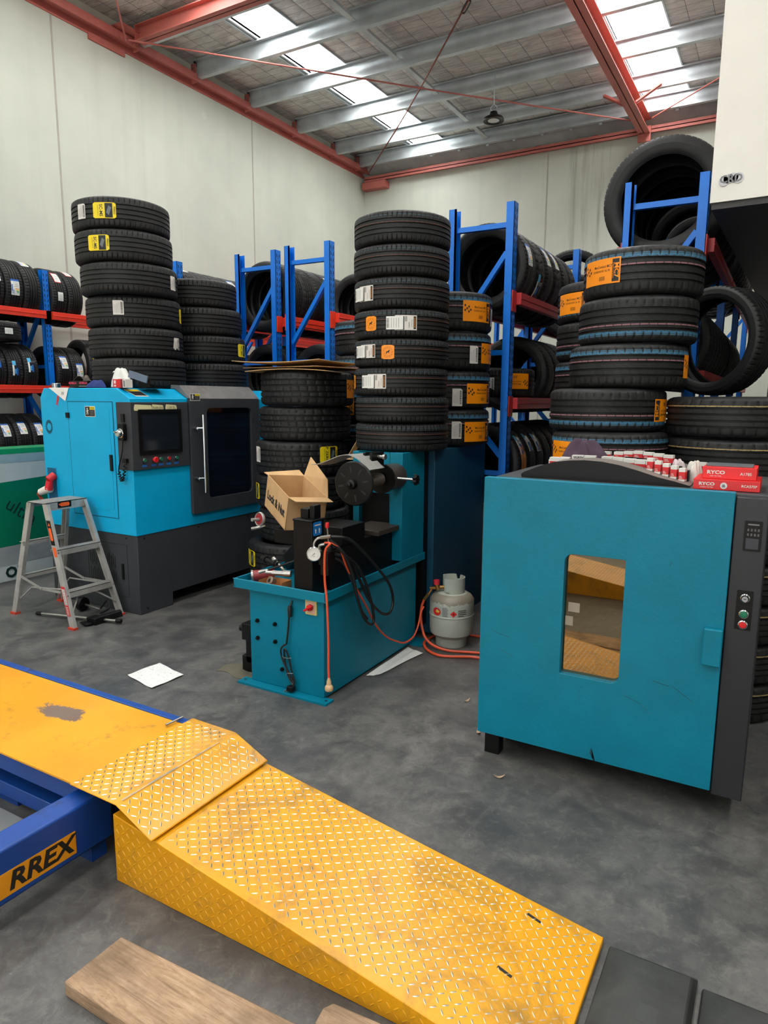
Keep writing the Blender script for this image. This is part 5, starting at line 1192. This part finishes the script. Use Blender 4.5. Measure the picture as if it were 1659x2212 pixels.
o = G().tube([hp[2], (cx - .17, cy_ - .105, .25), (cx - .172, cy_ - .11, .17), (cx - .13, cy_ - .14, .07), (cx - .05, cy_ - .17, .028), (cx + .06, cy_ - .17, .012), (cx + .18, cy_ - .13, .012), (cx + .30, cy_ - .10, .012), (cx + .33, cy_ - .17, .012), (cx + .22, cy_ - .20, .012), (cx + .12, cy_ - .255, .012), (cx + .03, cy_ - .275, .012), (cx - .07, cy_ - .22, .012), (cx - .14, cy_ - .12, .012), (cx - .145, cy_ - .03, .012), (cx - .12, cy_ + .07, .012), (cx + .1, cy_ + .18, .012), (cx + .42, cy_ + .14, .012), (cx + .7, cy_ + .1, .012)], .0085, sub=7).build('gas_hose', ORGP)
tag(o, 'orange gas hose looping round the foot of the grey gas cylinder', 'hose')
# dark boxes in the gap behind the gas cylinder
tag(G().box(-1.86, 4.72, 0, -1.5, 4.93, .55).build('timber_offcut', BROWN, bevel=.003), 'brown timber block standing in the dark gap behind the gas cylinder', 'timber')
rag('jacket', (-1.68, 4.82, .55), .15, .09, .2, [M('dark_cloth', (34, 34, 36), .9)], 5, 'dark cloth bundled on the timber block behind the gas cylinder', 'cloth')

# ---------------------------------------------------------------- oven
T = thing('curing_oven', 'large teal fronted oven with a small window and a black control strip', 'oven', (-.55, 3.1, 0))
OY = 2.75
G().box(-1.07, 2.80, .12, -.135, 3.50, 1.268).build('body', M('oven_shell', (50, 52, 56), .45, var=.1), T, bevel=.004) if False else None
sh = M('oven_shell', (54, 58, 62), .45, var=.12, dirt=(84, 78, 70), dl=(.55, .72), ds=2)
amb = M('oven_lining', (120, 110, 98), .5, .3)
g = G().box(-1.072, 2.80, .12, -1.04, 3.48, 1.272).box(-.16, 2.80, .12, -.13, 3.48, 1.272).box(-1.072, 3.45, .12, -.13, 3.48, 1.272).box(-1.072, 2.80, .12, -.13, 3.48, .16).box(-1.072, 2.775, 1.235, -.02, 3.48, 1.272)
g.build('body', sh, T, bevel=.003)
hole = rrect(-.728, .470, -.490, .985, .03, 5, (.006, .035, .006, .035))
door = G().holed([(-1.088, .118), (-.128, 1.277)], hole, XZ(OY), 0, .045).build('door', TEAL, T, bevel=.002)
m, n, b = newmat('window_glass_dark')
b.inputs['Roughness'].default_value = .015; b.inputs['IOR'].default_value = 3.5; b.inputs['Specular Tint'].default_value = (1, .80, .5, 1); b.inputs['Alpha'].default_value = .85
n.link(n.ramp(n.noise(1.2), [(.3, lin((16, 12, 9))), (.7, lin((24, 18, 12)))]), b.inputs['Base Color'])
G().box(-.745, OY + .030, .455, -.475, OY + .036, 1.0).build('window_pane', m, door)
g = G().box(-.712, OY + .0285, .735, -.665, OY + .0295, .775).box(-.722, OY + .0285, .675, -.69, OY + .0295, .715); g.build('window_sticker', M('faded_sticker', (150, 140, 126), .5), door, flat=True)
g = G().prism(rrect(-.193, .625, -.128, .768, .004), FY(OY), 0, .028).build('door_handle', TEAL, door, bevel=.004)
m2 = M('scuff', (10, 62, 78), .6)
g = G().prism([(-.585, .150), (-.58, .175), (-.571, .12), (-.562, .118)], FY(OY), 0, .0008)
for (a, b_, c, d, w_) in ((-.46, .43, -.40, .41, .002), (-.40, .41, -.36, .375, .002), (-.36, .515, -.30, .505, .0025), (-.29, .51, -.21, .46, .002), (-1.02, .60, -.95, .585, .002), (-.33, .98, -.32, 1.0, .003), (-1.0, .53, -.93, .50, .0015), (-.98, 1.18, -.975, 1.15, .002), (-.345, .66, -.34, .64, .004)):
    g.prism([(a, b_), (c, d), (c, d + w_), (a, b_ + w_)], FY(OY), 0, .0006)
g.build('scuff_marks', m2, door, flat=True)
# wire shelves inside
g = G()
for z in (.585, .95):
    g.tube([(-1.03, 2.85, z), (-.17, 2.85, z)], .004, sub=1).tube([(-1.03, 3.40, z), (-.17, 3.40, z)], .004, sub=1)
    for i in range(26): g.cyl((-1.02 + i * .033, 2.85, z), (-1.02 + i * .033, 3.40, z), .0016, n=5, caps=False)
g.build('wire_shelf', STEEL, T)
# control column
cc = G().box(-.126, 2.765, .098, -.018, 3.46, 1.262).build('control_column', M('black_panel', (36, 37, 41), .4, var=.06), T, bevel=.004)
CYF = 2.765
g = G().prism(rrect(-.091, 1.068, -.034, 1.178, .003), FY(CYF), 0, .004, 0).prism([(-.083, 1.076), (-.042, 1.076), (-.042, 1.115), (-.083, 1.115)], FY(CYF - .004), 0, .001, 1)
for i in range(4):
    for z in (1.128, 1.145): g.text('8', .014, lambda a, b_, d: (-.078 + i * .011 + a, CYF - .004 - d, z + b_), 2)
g.box(-.08, CYF - .0047, 1.163, -.044, CYF - .004, 1.168, 2)
g.build('temperature_controller', [BLACK, M('display_grey', (58, 58, 64), .15), INKG], cc, flat=True)
for z0, z1 in ((.862, .920), (.772, .860)): G().prism(rrect(-.096, z0, -.042, z1, .002), FY(CYF), 0, .002).build('switch_plate', BLACK, cc)
q = G().lathe([(0, .016), (.010, .016), (.012, .012), (.013, .002), (.016, 0)], 20, p=(-.068, CYF - .002, .892), axis=(0, -1, 0)).build('key_switch', CHROME, cc)
G().cyl((-.072, CYF - .019, .892), (-.064, CYF - .019, .892), .0015, n=6).build('key_slot', INK, q)
for z, c_ in ((.833, GRN), (.793, RED)):
    q = G().lathe([(.0165, 0), (.0165, .007), (.013, .009), (.013, .004)], 22, p=(-.068, CYF - .002, z), axis=(0, -1, 0)).build('push_button', CHROME, cc)
    G().lathe([(0, .011), (.012, .010), (.0125, .003)], 20, p=(-.068, CYF - .002, z), axis=(0, -1, 0)).build('button_cap', c_, q)
for x_, y_ in ((-1.0, 2.83), (-.16, 3.25), (-1.0, 3.42), (-.45, 3.42)): G().box(x_ - .07, y_ - .03, 0, x_ + .0, y_ + .03, .12).build('foot', BLACK, T, bevel=.003)
G().box(-1.05, 2.93, .03, -.10, 3.44, .12).build('added_shade_block', BLACK, T)  # black block added to deepen the shadow under the oven

# ---- on the oven
zo = 1.274
def arch(x0, x1, h, n=24, p=.62):
    P = [(x0, zo)]
    for i in range(n + 1): u = i / n; P.append((x0 + (x1 - x0) * u, zo + .010 + (h - .010) * sin(pi * (u ** .86)) ** p))
    return P + [(x1, zo)]
A = [(-.965, zo), (-.968, zo + .012), (-.955, zo + .022), (-.90, zo + .045), (-.83, zo + .070), (-.76, zo + .080), (-.70, zo + .084), (-.63, zo + .081), (-.56, zo + .070), (-.48, zo + .050), (-.41, zo + .030), (-.35, zo + .018), (-.31, zo + .008), (-.295, zo + .004), (-.29, zo)]
t = thing('curved_cover', 'long black arched cover lying along the front of the oven top', 'cover', (-.62, 2.95, zo))
G().prism(A, lambda a, b_, d: (a, d, b_), 2.87, 2.878, 0).build('arched_face', BLACK, t)
AI = A[1:-1]
g = G(); v = []; 
for yv, dz in ((2.878, 0), (3.035, 0)):
    for a, b_ in AI: v.append((a, yv, b_ - .001))
for yv in (2.878, 3.035):
    for a, b_ in AI: v.append((a, yv, max(zo, b_ - .006)))
k = len(AI)
g.add(v, [(i, i + 1, k + i + 1, k + i) for i in range(k - 1)] + [(2 * k + i, 2 * k + i + 1, 3 * k + i + 1, 3 * k + i) for i in range(k - 1)])
g.build('dusty_top', M('dusty_grey', (112, 104, 98), .7, var=.15), t)
def atop(x):      # height of the arched cover at x
    for (a, b_), (c, d) in zip(AI, AI[1:]):
        if a <= x <= c: return b_ + (d - b_) * (x - a) / (c - a)
    return zo
t2 = thing('curved_cover', 'second arched cover further back on the oven top', 'cover', (-.5, 3.38, zo))
B = [(-.78, zo), (-.78, zo + .05), (-.70, zo + .066), (-.6, zo + .070), (-.5, zo + .064), (-.42, zo + .052), (-.36, zo + .034), (-.345, zo + .012), (-.345, zo)]
G().prism(B, lambda a, b_, d: (a, d, b_), 3.33, 3.337).build('arched_face', BLACK, t2)
g = G(); g.prism([(a, max(zo, b_)) for a, b_ in B[1:-1]] + [(a, max(zo, b_ - .004)) for a, b_ in B[1:-1]][::-1], lambda a, b_, d: (a, d, b_), 3.337, 3.47); g.build('dusty_top', MATS['dusty_grey'], t2)
G().box(-1.0, 3.16, zo, -.62, 3.45, zo + .004).build('spill', M('blue_sheet', (110, 140, 160), .5), None)
o = bpy.data.objects['spill']; o.name = 'blue_sheet'; tag(o, 'pale blue sheet lying under the purple cloth on the oven top', 'sheet')
def wbox(w, d, h, cx_, cy_, z, ang, label, wurth=False, sm=False):
    c, s = cos(ang), sin(ang); base = (lambda a, b_, e: (cx_ + c * a - s * b_, cy_ + s * a + c * b_, z + e))
    g = G(); hr = h * .62
    def bb(x0, y0, z0, x1, y1, z1, mi): g.add([base(a, b_, e) for e in (z0, z1) for b_ in (y0, y1) for a in (x0, x1)], [(0, 2, 3, 1), (4, 5, 7, 6), (0, 1, 5, 4), (2, 6, 7, 3), (0, 4, 6, 2), (1, 3, 7, 5)], mi)
    bb(-w / 2, -d / 2, 0, w / 2, d / 2, hr if not sm else h * .72, 0); bb(-w / 2, -d / 2, hr if not sm else h * .72, w / 2, d / 2, h, 1)
    if sm: bb(-w / 2 - .0002, -d / 2 - .0002, 0, w / 2 + .0002, d / 2 + .0002, h * .16, 1)
    for i in range(3): bb(-w * .36, -d / 2 - .0005, hr * .35 + i * .004, -w * .36 + w * (.5 - .08 * i), -d / 2, hr * .35 + i * .004 + .0015, 1)
    if wurth: g.text('WURTH', h * .26, lambda a, b_, e: base(a + w * .08, -d / 2 - .0006 - e, h * .80 + b_), 2, bold=.03)
    return tag(g.build('part_box', [M('box_red', (200, 34, 40), .5), M('box_white', (214, 212, 206), .55), INK]), label, 'box', 'small red and white part boxes on the oven')
pos = ['leftmost', 'second from the left', 'third and lettered', 'fourth from the left']
for i, x_ in enumerate((-.905, -.86, -.80, -.745)):
    wbox(.045 if i < 2 else .05, .04, .045, x_, 3.165, zo + (.022 if i < 1 else .024) + .012 * (i > 1), radians(4), 'red and white box, %s of four behind the cover\'s left end' % pos[i], i == 2)
for i in range(5): wbox(.046, .04, .046, -.665 + i * .048, 3.15 - i * .006, zo + .036 - .002 * i, radians(-4), 'red and white box, %s of five behind the cover\'s middle' % ['first from the left', 'second from the left', 'centre', 'second from the right', 'rightmost'][i])
for i in range(5): x_ = -.462 + i * .0325; wbox(.024, .030, .052, x_, 3.012 - i * .012, atop(x_) - .002, radians(-8), 'slim red box, %s of five on the cover\'s right slope' % ['first from the left', 'second from the left', 'centre', 'second from the right', 'rightmost'][i], sm=True)
for i in range(6): wbox(.042, .04, .036, -.66 + i * .0445, 3.375 - i * .006, zo + .062 - (.004 * abs(i - 2)), radians(-4), 'red and white box, %s of six on the rear cover' % ['first from the left', 'second from the left', 'third from the left', 'third from the right', 'second from the right', 'rightmost'][i])
wbox(.046, .04, .034, -.735, 3.435, zo + .05, 0, 'red and white box beside the purple cloth at the back')
tag(G().box(-.76, 3.412, zo, -.71, 3.455, zo + .0499).build('part_box', MATS['box_white']), 'plain white box under the one beside the purple cloth', 'box')
for i in range(4): wbox(.030, .032, .056, -.335 + i * .036, 3.40 - .01 * i, zo, radians(-6), 'slim box, %s of four near the plastic wrap' % ['first from the left', 'second from the left', 'second from the right', 'rightmost'][i], sm=True)
for i in range(4): tag(G().box(-.955 + i * .06, 3.23, zo, -.905 + i * .06, 3.28, zo + .05).build('part_box', MATS['box_white']), 'white box, %s of four at the left back' % ['leftmost', 'second from the left', 'second from the right', 'rightmost'][i], 'box', 'white boxes on the oven')
rag('purple_cloth', (-.83, 3.36, zo + .006), .105, .07, .16, [M('purple_cloth_mat', (70, 52, 68), .9)], 7, 'crumpled dark purple cloth on the back of the oven top', 'cloth')
rag('plastic_wrap', (-.385, 3.22, zo), .035, .03, .085, [M('clear_wrap', (206, 190, 192), .2)], 21, 'crumpled clear plastic wrap beside the slim boxes', 'plastic wrap')
rag('plastic_glove', (-.30, 3.07, zo), .03, .035, .10, [M('glove_white', (208, 204, 196), .6)], 23, 'white crumpled glove standing left of the red filter boxes', 'glove')
tag(G().lathe([(0, 0), (.016, 0), (.016, .055), (.013, .062), (0, .062)], 18, p=(-.36, 3.06, zo)).build('oil_filter', BLACK), 'small black filter standing right of the five slim boxes', 'filter')
tag(G().box(-.352, 2.99, zo, -.312, 3.03, zo + .052).build('black_block', BLACK), 'small black block between the arched cover and the white glove', 'block')
def filt(x0, y0, z0, x1, y1, z1, txt, sub, lab, logo=True):
    t = thing('filter_box', lab, 'box', ((x0 + x1) / 2, (y0 + y1) / 2, z0), 'red filter boxes on the oven')
    G().box(x0, y0, z0, x1, y1, z1).build('carton', M('ryco_red', (218, 34, 36), .45), t, bevel=.001)
    h = z1 - z0; g = G()
    g.text('RYCO', h * .42, lambda a, b_, d: (x0 + .046 + a * 1.25, y0 - .0006 - d, z0 + h * .56 + b_), 0, bold=.04)
    g.text(sub, h * .15, lambda a, b_, d: (x0 + .046 + a * 1.3, y0 - .0006 - d, z0 + h * .24 + b_), 0)
    g.text(txt, h * .34, lambda a, b_, d: (x1 - .035 + a, y0 - .0006 - d, z0 + h * .5 + b_), 0, bold=.02)
    if logo: g.prism([(x0 + .104 + .012 * cos(i * pi / 9), z0 + h * .45 + .012 * sin(i * pi / 9)) for i in range(18)], FY(y0), 0, .0006, 0).prism([(x0 + .098, z0 + h * .3), (x0 + .11, z0 + h * .3), (x0 + .108, z0 + h * .55), (x0 + .10, z0 + h * .6)], FY(y0), .0006, .001, 1)
    g.build('print', [OFFW, INKG], t, flat=True)
filt(-.278, 2.83, zo, -.055, 3.05, zo + .038, 'RCA275P', 'CABIN FILTER', 'wide flat red RYCO cabin filter box RCA275P, the lower one')
filt(-.252, 2.86, zo + .039, -.07, 3.04, zo + .082, 'A1785', 'AIR FILTER', 'red RYCO air filter box A1785 stacked on the wider one', False)
tag(G().box(-.245, 2.90, zo + .083, -.085, 3.03, zo + .087).build('instruction_sheet', M('grey_sheet2', (96, 100, 104), .4)), 'thin grey sheet lying on the upper red RYCO box', 'sheet')

# ---------------------------------------------------------------- lift platform, flap and ramp
m, n, b = newmat('yellow_deck_paint')
c0 = n.ramp(n.noise(2.2, 5, .6), [(.3, lin((214, 144, 6))), (.7, lin((232, 164, 16)))])
c0 = n.mix(n.ramp(n.noise(9, 6, .7), [(.60, (0, 0, 0, 1)), (.74, (.75, .75, .75, 1))]), c0, lin((128, 100, 40)))
x = n.new('ShaderNodeSeparateXYZ'); n.link(n.co(), x.inputs[0])
dx_ = n.math('DIVIDE', n.math('ADD', x.outputs[0], 2.53), .19); dy_ = n.math('DIVIDE', n.math('ADD', x.outputs[1], -1.69), .075)
rr_ = n.math('ADD', n.math('MULTIPLY', dx_, dx_), n.math('MULTIPLY', dy_, dy_))
f = n.math('SUBTRACT', 2.1, n.math('ADD', rr_, n.math('MULTIPLY', n.noise(9, 7, .75, dist=.6), 3.0)), clamp=True)
f2 = n.ramp(f, [(.12, (0, 0, 0, 1)), (.3, (1, 1, 1, 1))])
c0 = n.mix(f2, c0, n.mix(n.noise(6), lin((132, 120, 108)), lin((112, 74, 58))))
n.link(c0, b.inputs['Base Color']); n.val(b.inputs['Roughness'], n.math('MULTIPLY_ADD', n.noise(5), .3, .22)); DECK = m
def yellow(name, c1, c2, wear=.0):
    m, n, b = newmat(name)
    c0 = n.ramp(n.noise(2.0, 5, .6), [(.3, lin(c1)), (.7, lin(c2))])
    d = n.ramp(n.noise(4, 8, .74, dist=.5), [(.48, (0, 0, 0, 1)), (.70, (.8, .8, .8, 1))])
    c0 = n.mix(d, c0, lin((112, 90, 48)))
    met = n.ramp(n.noise(3.0, 4, .6), [(.42 - wear, (0, 0, 0, 1)), (.60 - wear, (1, 1, 1, 1))]) if wear else None
    if wear: c0 = n.mix(met, c0, lin((210, 205, 195))); n.link(met, b.inputs['Metallic'])
    n.link(c0, b.inputs['Base Color']); b.inputs['Roughness'].default_value = .34
    return m
YP = yellow('yellow_plate', (216, 146, 8), (232, 166, 24)); YS = YP; YT = yellow('worn_tread_tip', (222, 152, 14), (238, 174, 34), .12)
def treads(g, fn, nu, nv, su, sv, u0, v0, mi, skip=None, L=.0105, Wd=.0027, Hh=.0015):
    for j in range(nv):
        for i in range(nu):
            u, v = u0 + i * su, v0 + j * sv
            if skip and skip(u, v): continue
            a = radians(42 if (i + j) % 2 == 0 else -48)
            c, s = cos(a), sin(a)
            P = [(-L, 0), (-L * .5, -Wd * .85), (L * .5, -Wd * .85), (L, 0), (L * .5, Wd * .85), (-L * .5, Wd * .85)]
            T_ = [(-L * .55, 0), (L * .55, 0)]
            vs = [fn(u + c * a_ - s * b_, v + s * a_ + c * b_, 0) for a_, b_ in P] + [fn(u + c * a_ - s * b_, v + s * a_ + c * b_, Hh) for a_, b_ in T_]
            g.add(vs, [(0, 1, 6), (1, 2, 7, 6), (2, 3, 7), (3, 4, 7), (4, 5, 6, 7), (5, 0, 6)], mi)
# ramp
RX0, RX1, RY0, RY1 = -1.812, -.335, 1.362, 1.914
Z0, Z1 = .243, .018
def zr_(x): return Z0 + (Z1 - Z0) * (x - RX0) / (RX1 - RX0)
T = thing('drive_on_ramp', 'long yellow chequer plate ramp sloping down to the right onto the floor', 'ramp', (-1.0, 1.64, 0))
g = G().prism([(RX0, 0), (RX1, 0), (RX1, Z1), (RX0, Z0)], lambda a, b_, d: (a, d, b_), RY0, RY1, 0)
g.build('ramp_body', YP, T, bevel=.003)
rf = lambda u, v, d: (u, v, zr_(u) + d)
def sk(u, v): return u < -1.60 or u > RX1 - .02 or v < RY0 + .02 or v > RY1 - .015
g = G(); treads(g, rf, 62, 24, .0245, .0235, RX0 + .01, RY0 + .012, 0, sk); g.build('tread_pattern', YT, T, flat=False)
fs_ = lambda u, v, d: (u, RY0 - d, v)
g = G(); treads(g, fs_, 60, 12, .0245, .0235, RX0 + .02, .022, 0, lambda u, v: v > zr_(u) - .018 or u > -.5 or v < .01 or u < RX0 + .015, L=.011, Wd=.003, Hh=.0015); g.build('side_tread_pattern', YS, T)
g = G()
for a, b_ in ((-.527, 1.848), (-.535, 1.612)): g.beam((a - .024, b_ + .004, zr_(a - .024) + .0004), (a + .02, b_ - .004, zr_(a + .02) + .0004), .009, .0012)
g.build('slot', INK, T, flat=True)
# hinged flap bridging platform and ramp
T = thing('approach_flap', 'yellow chequer plate flap bridging the lift platform and the ramp', 'plate', (-1.8, 1.63, .25))
FXs = [(-2.005, .303), (-1.772, .300), (-1.612, .226)]
def fz(x):
    return FXs[0][1] + (FXs[1][1] - FXs[0][1]) * (x - FXs[0][0]) / (FXs[1][0] - FXs[0][0]) if x < FXs[1][0] else FXs[1][1] + (FXs[2][1] - FXs[1][1]) * (x - FXs[1][0]) / (FXs[2][0] - FXs[1][0])
O_ = rrect(-2.005, 1.345, -1.612, 1.915, .016, 4)
g = G(); pr = [(a, b_) for a, b_ in FXs]
prof_ = pr + [(a, b_ - .006) for a, b_ in pr[::-1]]
g.prism(prof_, lambda a, b_, d: (a, d, b_), 1.345, 1.915); g.build('plate', YP, T, bevel=.003)
for lo, hi in ((-2.0, -1.772), (-1.772, -1.625)):
    g = G(); treads(g, lambda u, v, d: (u, v, fz(u) + d), 17, 24, .0235, .0235, -1.99, 1.362, 0, lambda u, v: u > hi - .008 or u < lo + .008 or v < 1.36 or v > 1.90); g.build('tread_pattern', YT, T)
m, n, b = newmat('bare_worn_edge'); 
f = n.ramp(n.noise(14, 5, .7), [(.40, (0, 0, 0, 1)), (.55, (1, 1, 1, 1))]); n.link(n.mix(f, lin((240, 172, 24)), lin((222, 216, 206))), b.inputs['Base Color']); n.link(f, b.inputs['Metallic']); b.inputs['Roughness'].default_value = .3
G().box(-1.777, 1.37, .2985, -1.768, 1.82, .3008).build('worn_crease', m, T)
# platform
T = thing('lift_platform', 'flat yellow scissor lift platform with blue edge rails running out to the left', 'platform', (-3.5, 1.63, 0))
G().box(-6.2, 1.365, .282, -2.003, 1.875, .290).build('deck', DECK, T, bevel=.001)
G().box(-6.2, 1.878, .235, -1.99, 1.912, .293).build('edge_rail', LBLUE, T, bevel=.003)
G().box(-6.2, 1.40, .185, -1.99, 1.45, .281).box(-6.2, 1.38, .262, -1.99, 1.40, .281).build('side_beam', LBLUE, T, bevel=.002)
G().box(-6.2, 1.43, .04, -2.06, 1.50, .10).box(-6.2, 1.80, .04, -2.06, 1.87, .10).box(-2.2, 1.46, .04, -2.06, 1.87, .10).build('base_rail', LBLUE, T, bevel=.003)
g = G(); g.beam((-2.5, 1.62, .10), (-4.2, 1.62, .25), .05, .06).beam((-4.2, 1.70, .10), (-2.5, 1.70, .25), .05, .06); g.box(-2.8, 1.45, .0, -2.5, 1.8, .04); g.box(-5.2, 1.45, .0, -4.9, 1.8, .04); g.build('scissor_arm', LBLUE, T)
tag(G().cyl((-2.055, 1.822, .300), (-2.045, 1.90, .303), .0045, n=12).cyl((-2.056, 1.818, .300), (-2.055, 1.826, .300), .006, n=12).build('steel_pin', STEEL), 'small steel pin lying across the blue rail by the yellow flap', 'pin')
T = thing('cross_beam', 'thick blue steel beam lettered in yellow running under the yellow flap to the lower left', 'beam', (-1.98, 1.2, 0))
G().box(-2.035, .2, .07, -1.935, 1.455, .25).build('box_beam', LBLUE, T, bevel=.008)
G().box(-1.9355, .75, .093, -1.934, 1.306, .173).build('name_plate', M('plate_orange', (232, 152, 20), .5), T, flat=True)
g = G().text('RREX', .082, lambda a, b_, d: (-1.9338 + d, 1.292 + a * 1.12, .133 + b_), 0, align='RIGHT', bold=.035, depth=.0008, shear=.22); g.build('lettering', INK, T, flat=True)
G().box(-2.03, .25, .0, -1.94, .35, .07).box(-2.03, 1.38, .0, -1.96, 1.44, .07).build('support_foot', LBLUE, T)
# the second runway, parallel to the first, seen mirrored in the oven window
for nm, lab in (('drive_on_ramp', 'second yellow ramp, seen reflected in the oven window'), ('approach_flap', 'second yellow flap plate, seen reflected in the oven window'), ('lift_platform', 'second yellow platform, seen reflected in the oven window')):
    o = bpy.data.objects[nm]; c = copy_tree(o); c.location = (o.location.x, o.location.y - 2.0, o.location.z); c['label'] = lab
# ---------------------------------------------------------------- floor clutter
def wood(name):
    m, n, b = newmat(name)
    w = n.noise(5, 8, .75, n.scaled((.7, 7, 7)), 1.5); bigw = n.noise(4, 5, .6)
    c = n.ramp(w, [(.3, lin((128, 100, 76))), (.5, lin((178, 146, 116))), (.72, lin((206, 178, 150)))])
    c = n.mix(n.ramp(bigw, [(.45, (0, 0, 0, 1)), (.65, (.7, .7, .7, 1))]), c, lin((104, 86, 66)))
    c = n.mix(n.ramp(n.noise(30, 8, .8, n.scaled((.5, 2, 2))), [(.58, (0, 0, 0, 1)), (.68, (.7, .7, .7, 1))]), c, lin((84, 62, 46)))
    n.link(c, b.inputs['Base Color']); b.inputs['Roughness'].default_value = .8; n.link(n.bump(w, .004), b.inputs['Normal']); return m
WD = wood('weathered_timber')
def plank(P, z0, z1, label):
    g = G().prism(P, lambda a, b_, d: (a, b_, d), z0, z1); return tag(g.build('timber_plank', WD, bevel=.004), label, 'plank', 'timber planks in the foreground')
plank([(-1.555, .985), (-1.552, 1.17), (-.90, 1.20), (-.55, 1.205), (-.5, .99), (-.9, .99), (-1.2, .985)], 0, .045, 'long weathered timber plank on the floor left of the yellow ramp')
plank([(-.898, 1.225), (-.905, 1.27), (-.89, 1.297), (-.60, 1.32), (-.5, 1.32), (-.5, 1.225)], 0, .045, 'end of a second timber plank against the foot of the yellow ramp')
RM = M('mat_rubber', (50, 51, 50), .6, var=.25, vs=8, bump=.003, bs=18, dirt=(74, 76, 72), dl=(.5, .7))
def module(x0, y0, x1, y1, label, seed):
    c = .05; zt_ = .048
    t = thing('rubber_ramp_block', label, 'rubber block', ((x0 + x1) / 2, (y0 + y1) / 2, 0), 'black rubber blocks by the ramp')
    v = [(x0, y0, 0), (x1, y0, 0), (x1, y1, 0), (x0, y1, 0), (x0 + .06, y0 + .01, zt_), (x1 - .012, y0 + .01, zt_), (x1 - .012, y1 - .05, zt_), (x0 + .06, y1 - .05, zt_), (x0, y0, .01), (x1, y0, .01), (x1, y1, .01), (x0, y1, .01)]
    g = G().add(v, [(3, 2, 1, 0), (0, 1, 9, 8), (1, 2, 10, 9), (2, 3, 11, 10), (3, 0, 8, 11), (8, 9, 5, 4), (9, 10, 6, 5), (10, 11, 7, 6), (11, 8, 4, 7), (4, 5, 6, 7)])
    g.build('block', RM, t, bevel=.006)
    return t
t = module(-.315, 1.35, -.075, 1.90, 'black rubber ramp block right of the foot of the yellow ramp', 1)
g = G().text('RC', .022, lambda a, b_, d: (-.165 + b_ * 1, 1.66 - a, .0485 + d), 0).prism(rrect(-.20, 1.64, -.15, 1.70, .004), lambda a, b_, d: (a, b_, .048 + d), 0, .0006, 0); g.build('moulded_mark', M('moulded_rubber', (60, 61, 60), .5), t, flat=True)
module(-.062, 1.35, .2, 1.875, 'black rubber ramp block at the bottom right corner of the picture', 2)
def paper(nm, P, z, lab, mat=PAPER, seed=1, cat='paper'):
    (ax_, ay), (bx_, by), (cx2, cy2), (dx2, dy2) = P; rnd = random.Random(seed); ph = rnd.uniform(0, 6)
    g = G().sheet(lambda u, v: ((1 - u) * (1 - v) * ax_ + u * (1 - v) * bx_ + u * v * cx2 + (1 - u) * v * dx2, (1 - u) * (1 - v) * ay + u * (1 - v) * by + u * v * cy2 + (1 - u) * v * dy2, z + .002 + .004 * abs(sin(5 * u + 4 * v + ph)) + .012 * max(0, abs(u - .5) - .38) * 2), 14, 10)
    o = g.build(nm, mat); o.modifiers.new('thickness', 'SOLIDIFY').thickness = .0008; return tag(o, lab, cat)
PP = newmat('scribbled_paper'); n = PP[1]; f = n.ramp(n.noise(60, 4, .8), [(.60, (0, 0, 0, 1)), (.66, (1, 1, 1, 1))]); n.link(n.mix(n.math('MULTIPLY', f, .6), lin((230, 230, 230)), lin((80, 80, 84))), PP[2].inputs['Base Color'])
paper('paper_sheet', [(-3.192, 2.559), (-2.924, 2.499), (-2.912, 2.726), (-3.176, 2.785)], 0, 'white sheet of paper lying on the open floor beyond the yellow platform', PP[0], 2)
paper('paper_sheet', [(-1.99, 3.26), (-1.93, 3.32), (-1.87, 3.76), (-2.0, 3.80)], 0, 'grey white paper slipping out from under the right side of the teal machine', PAPER, 5)
g = G().sheet(lambda u, v: (-2.80 + .26 * u, 2.875 + .14 * v + .02 * sin(7 * u), .003 + .012 * abs(sin(6 * u + 3 * v)) * (1 - abs(2 * v - 1))), 16, 8)
o = g.build('cloth_rag', M('olive_cloth', (96, 92, 78), .9)); o.modifiers.new('thickness', 'SOLIDIFY').thickness = .003; tag(o, 'olive rag on the floor at the left foot of the teal machine', 'rag')
for i, (a, b_, r_a, l) in enumerate(((-.93, 2.62, .5, 'curled dry leaf on the floor left of the oven door bottom edge'), (-1.35, 3.25, 1.2, 'small dry leaf on the floor between the teal machine and the oven'), (-1.16, 2.95, 2.2, 'tiny dry leaf on the floor beside the front left foot of the oven'))):
    c, s = cos(r_a), sin(r_a)
    g = G().sheet(lambda u, v: (a + c * (u - .5) * .05 - s * (v - .5) * .016 * sin(pi * max(.05, min(.95, u))), b_ + s * (u - .5) * .05 + c * (v - .5) * .016 * sin(pi * max(.05, min(.95, u))), .003 + .012 * (u - .5) ** 2 * 4), 8, 3)
    o = g.build('dry_leaf', M('leaf_tan', (176, 150, 122), .8)); o.modifiers.new('thickness', 'SOLIDIFY').thickness = .0008; tag(o, l, 'leaf', 'dry leaves on the floor')
t = thing('concrete_kerb', 'pale grey flat metal plate on the floor under the blue cross beam', 'plate', (-2.6, .9, 0))
bpy.data.objects.remove(t)
G().box(-3.2, .15, 0, -2.06, 1.40, .012).build('floor_plate', M('pale_plate', (128, 130, 130), .5, var=.1), None)
tag(bpy.data.objects['floor_plate'], 'pale grey flat plate on the floor behind the blue lettered beam', 'plate')
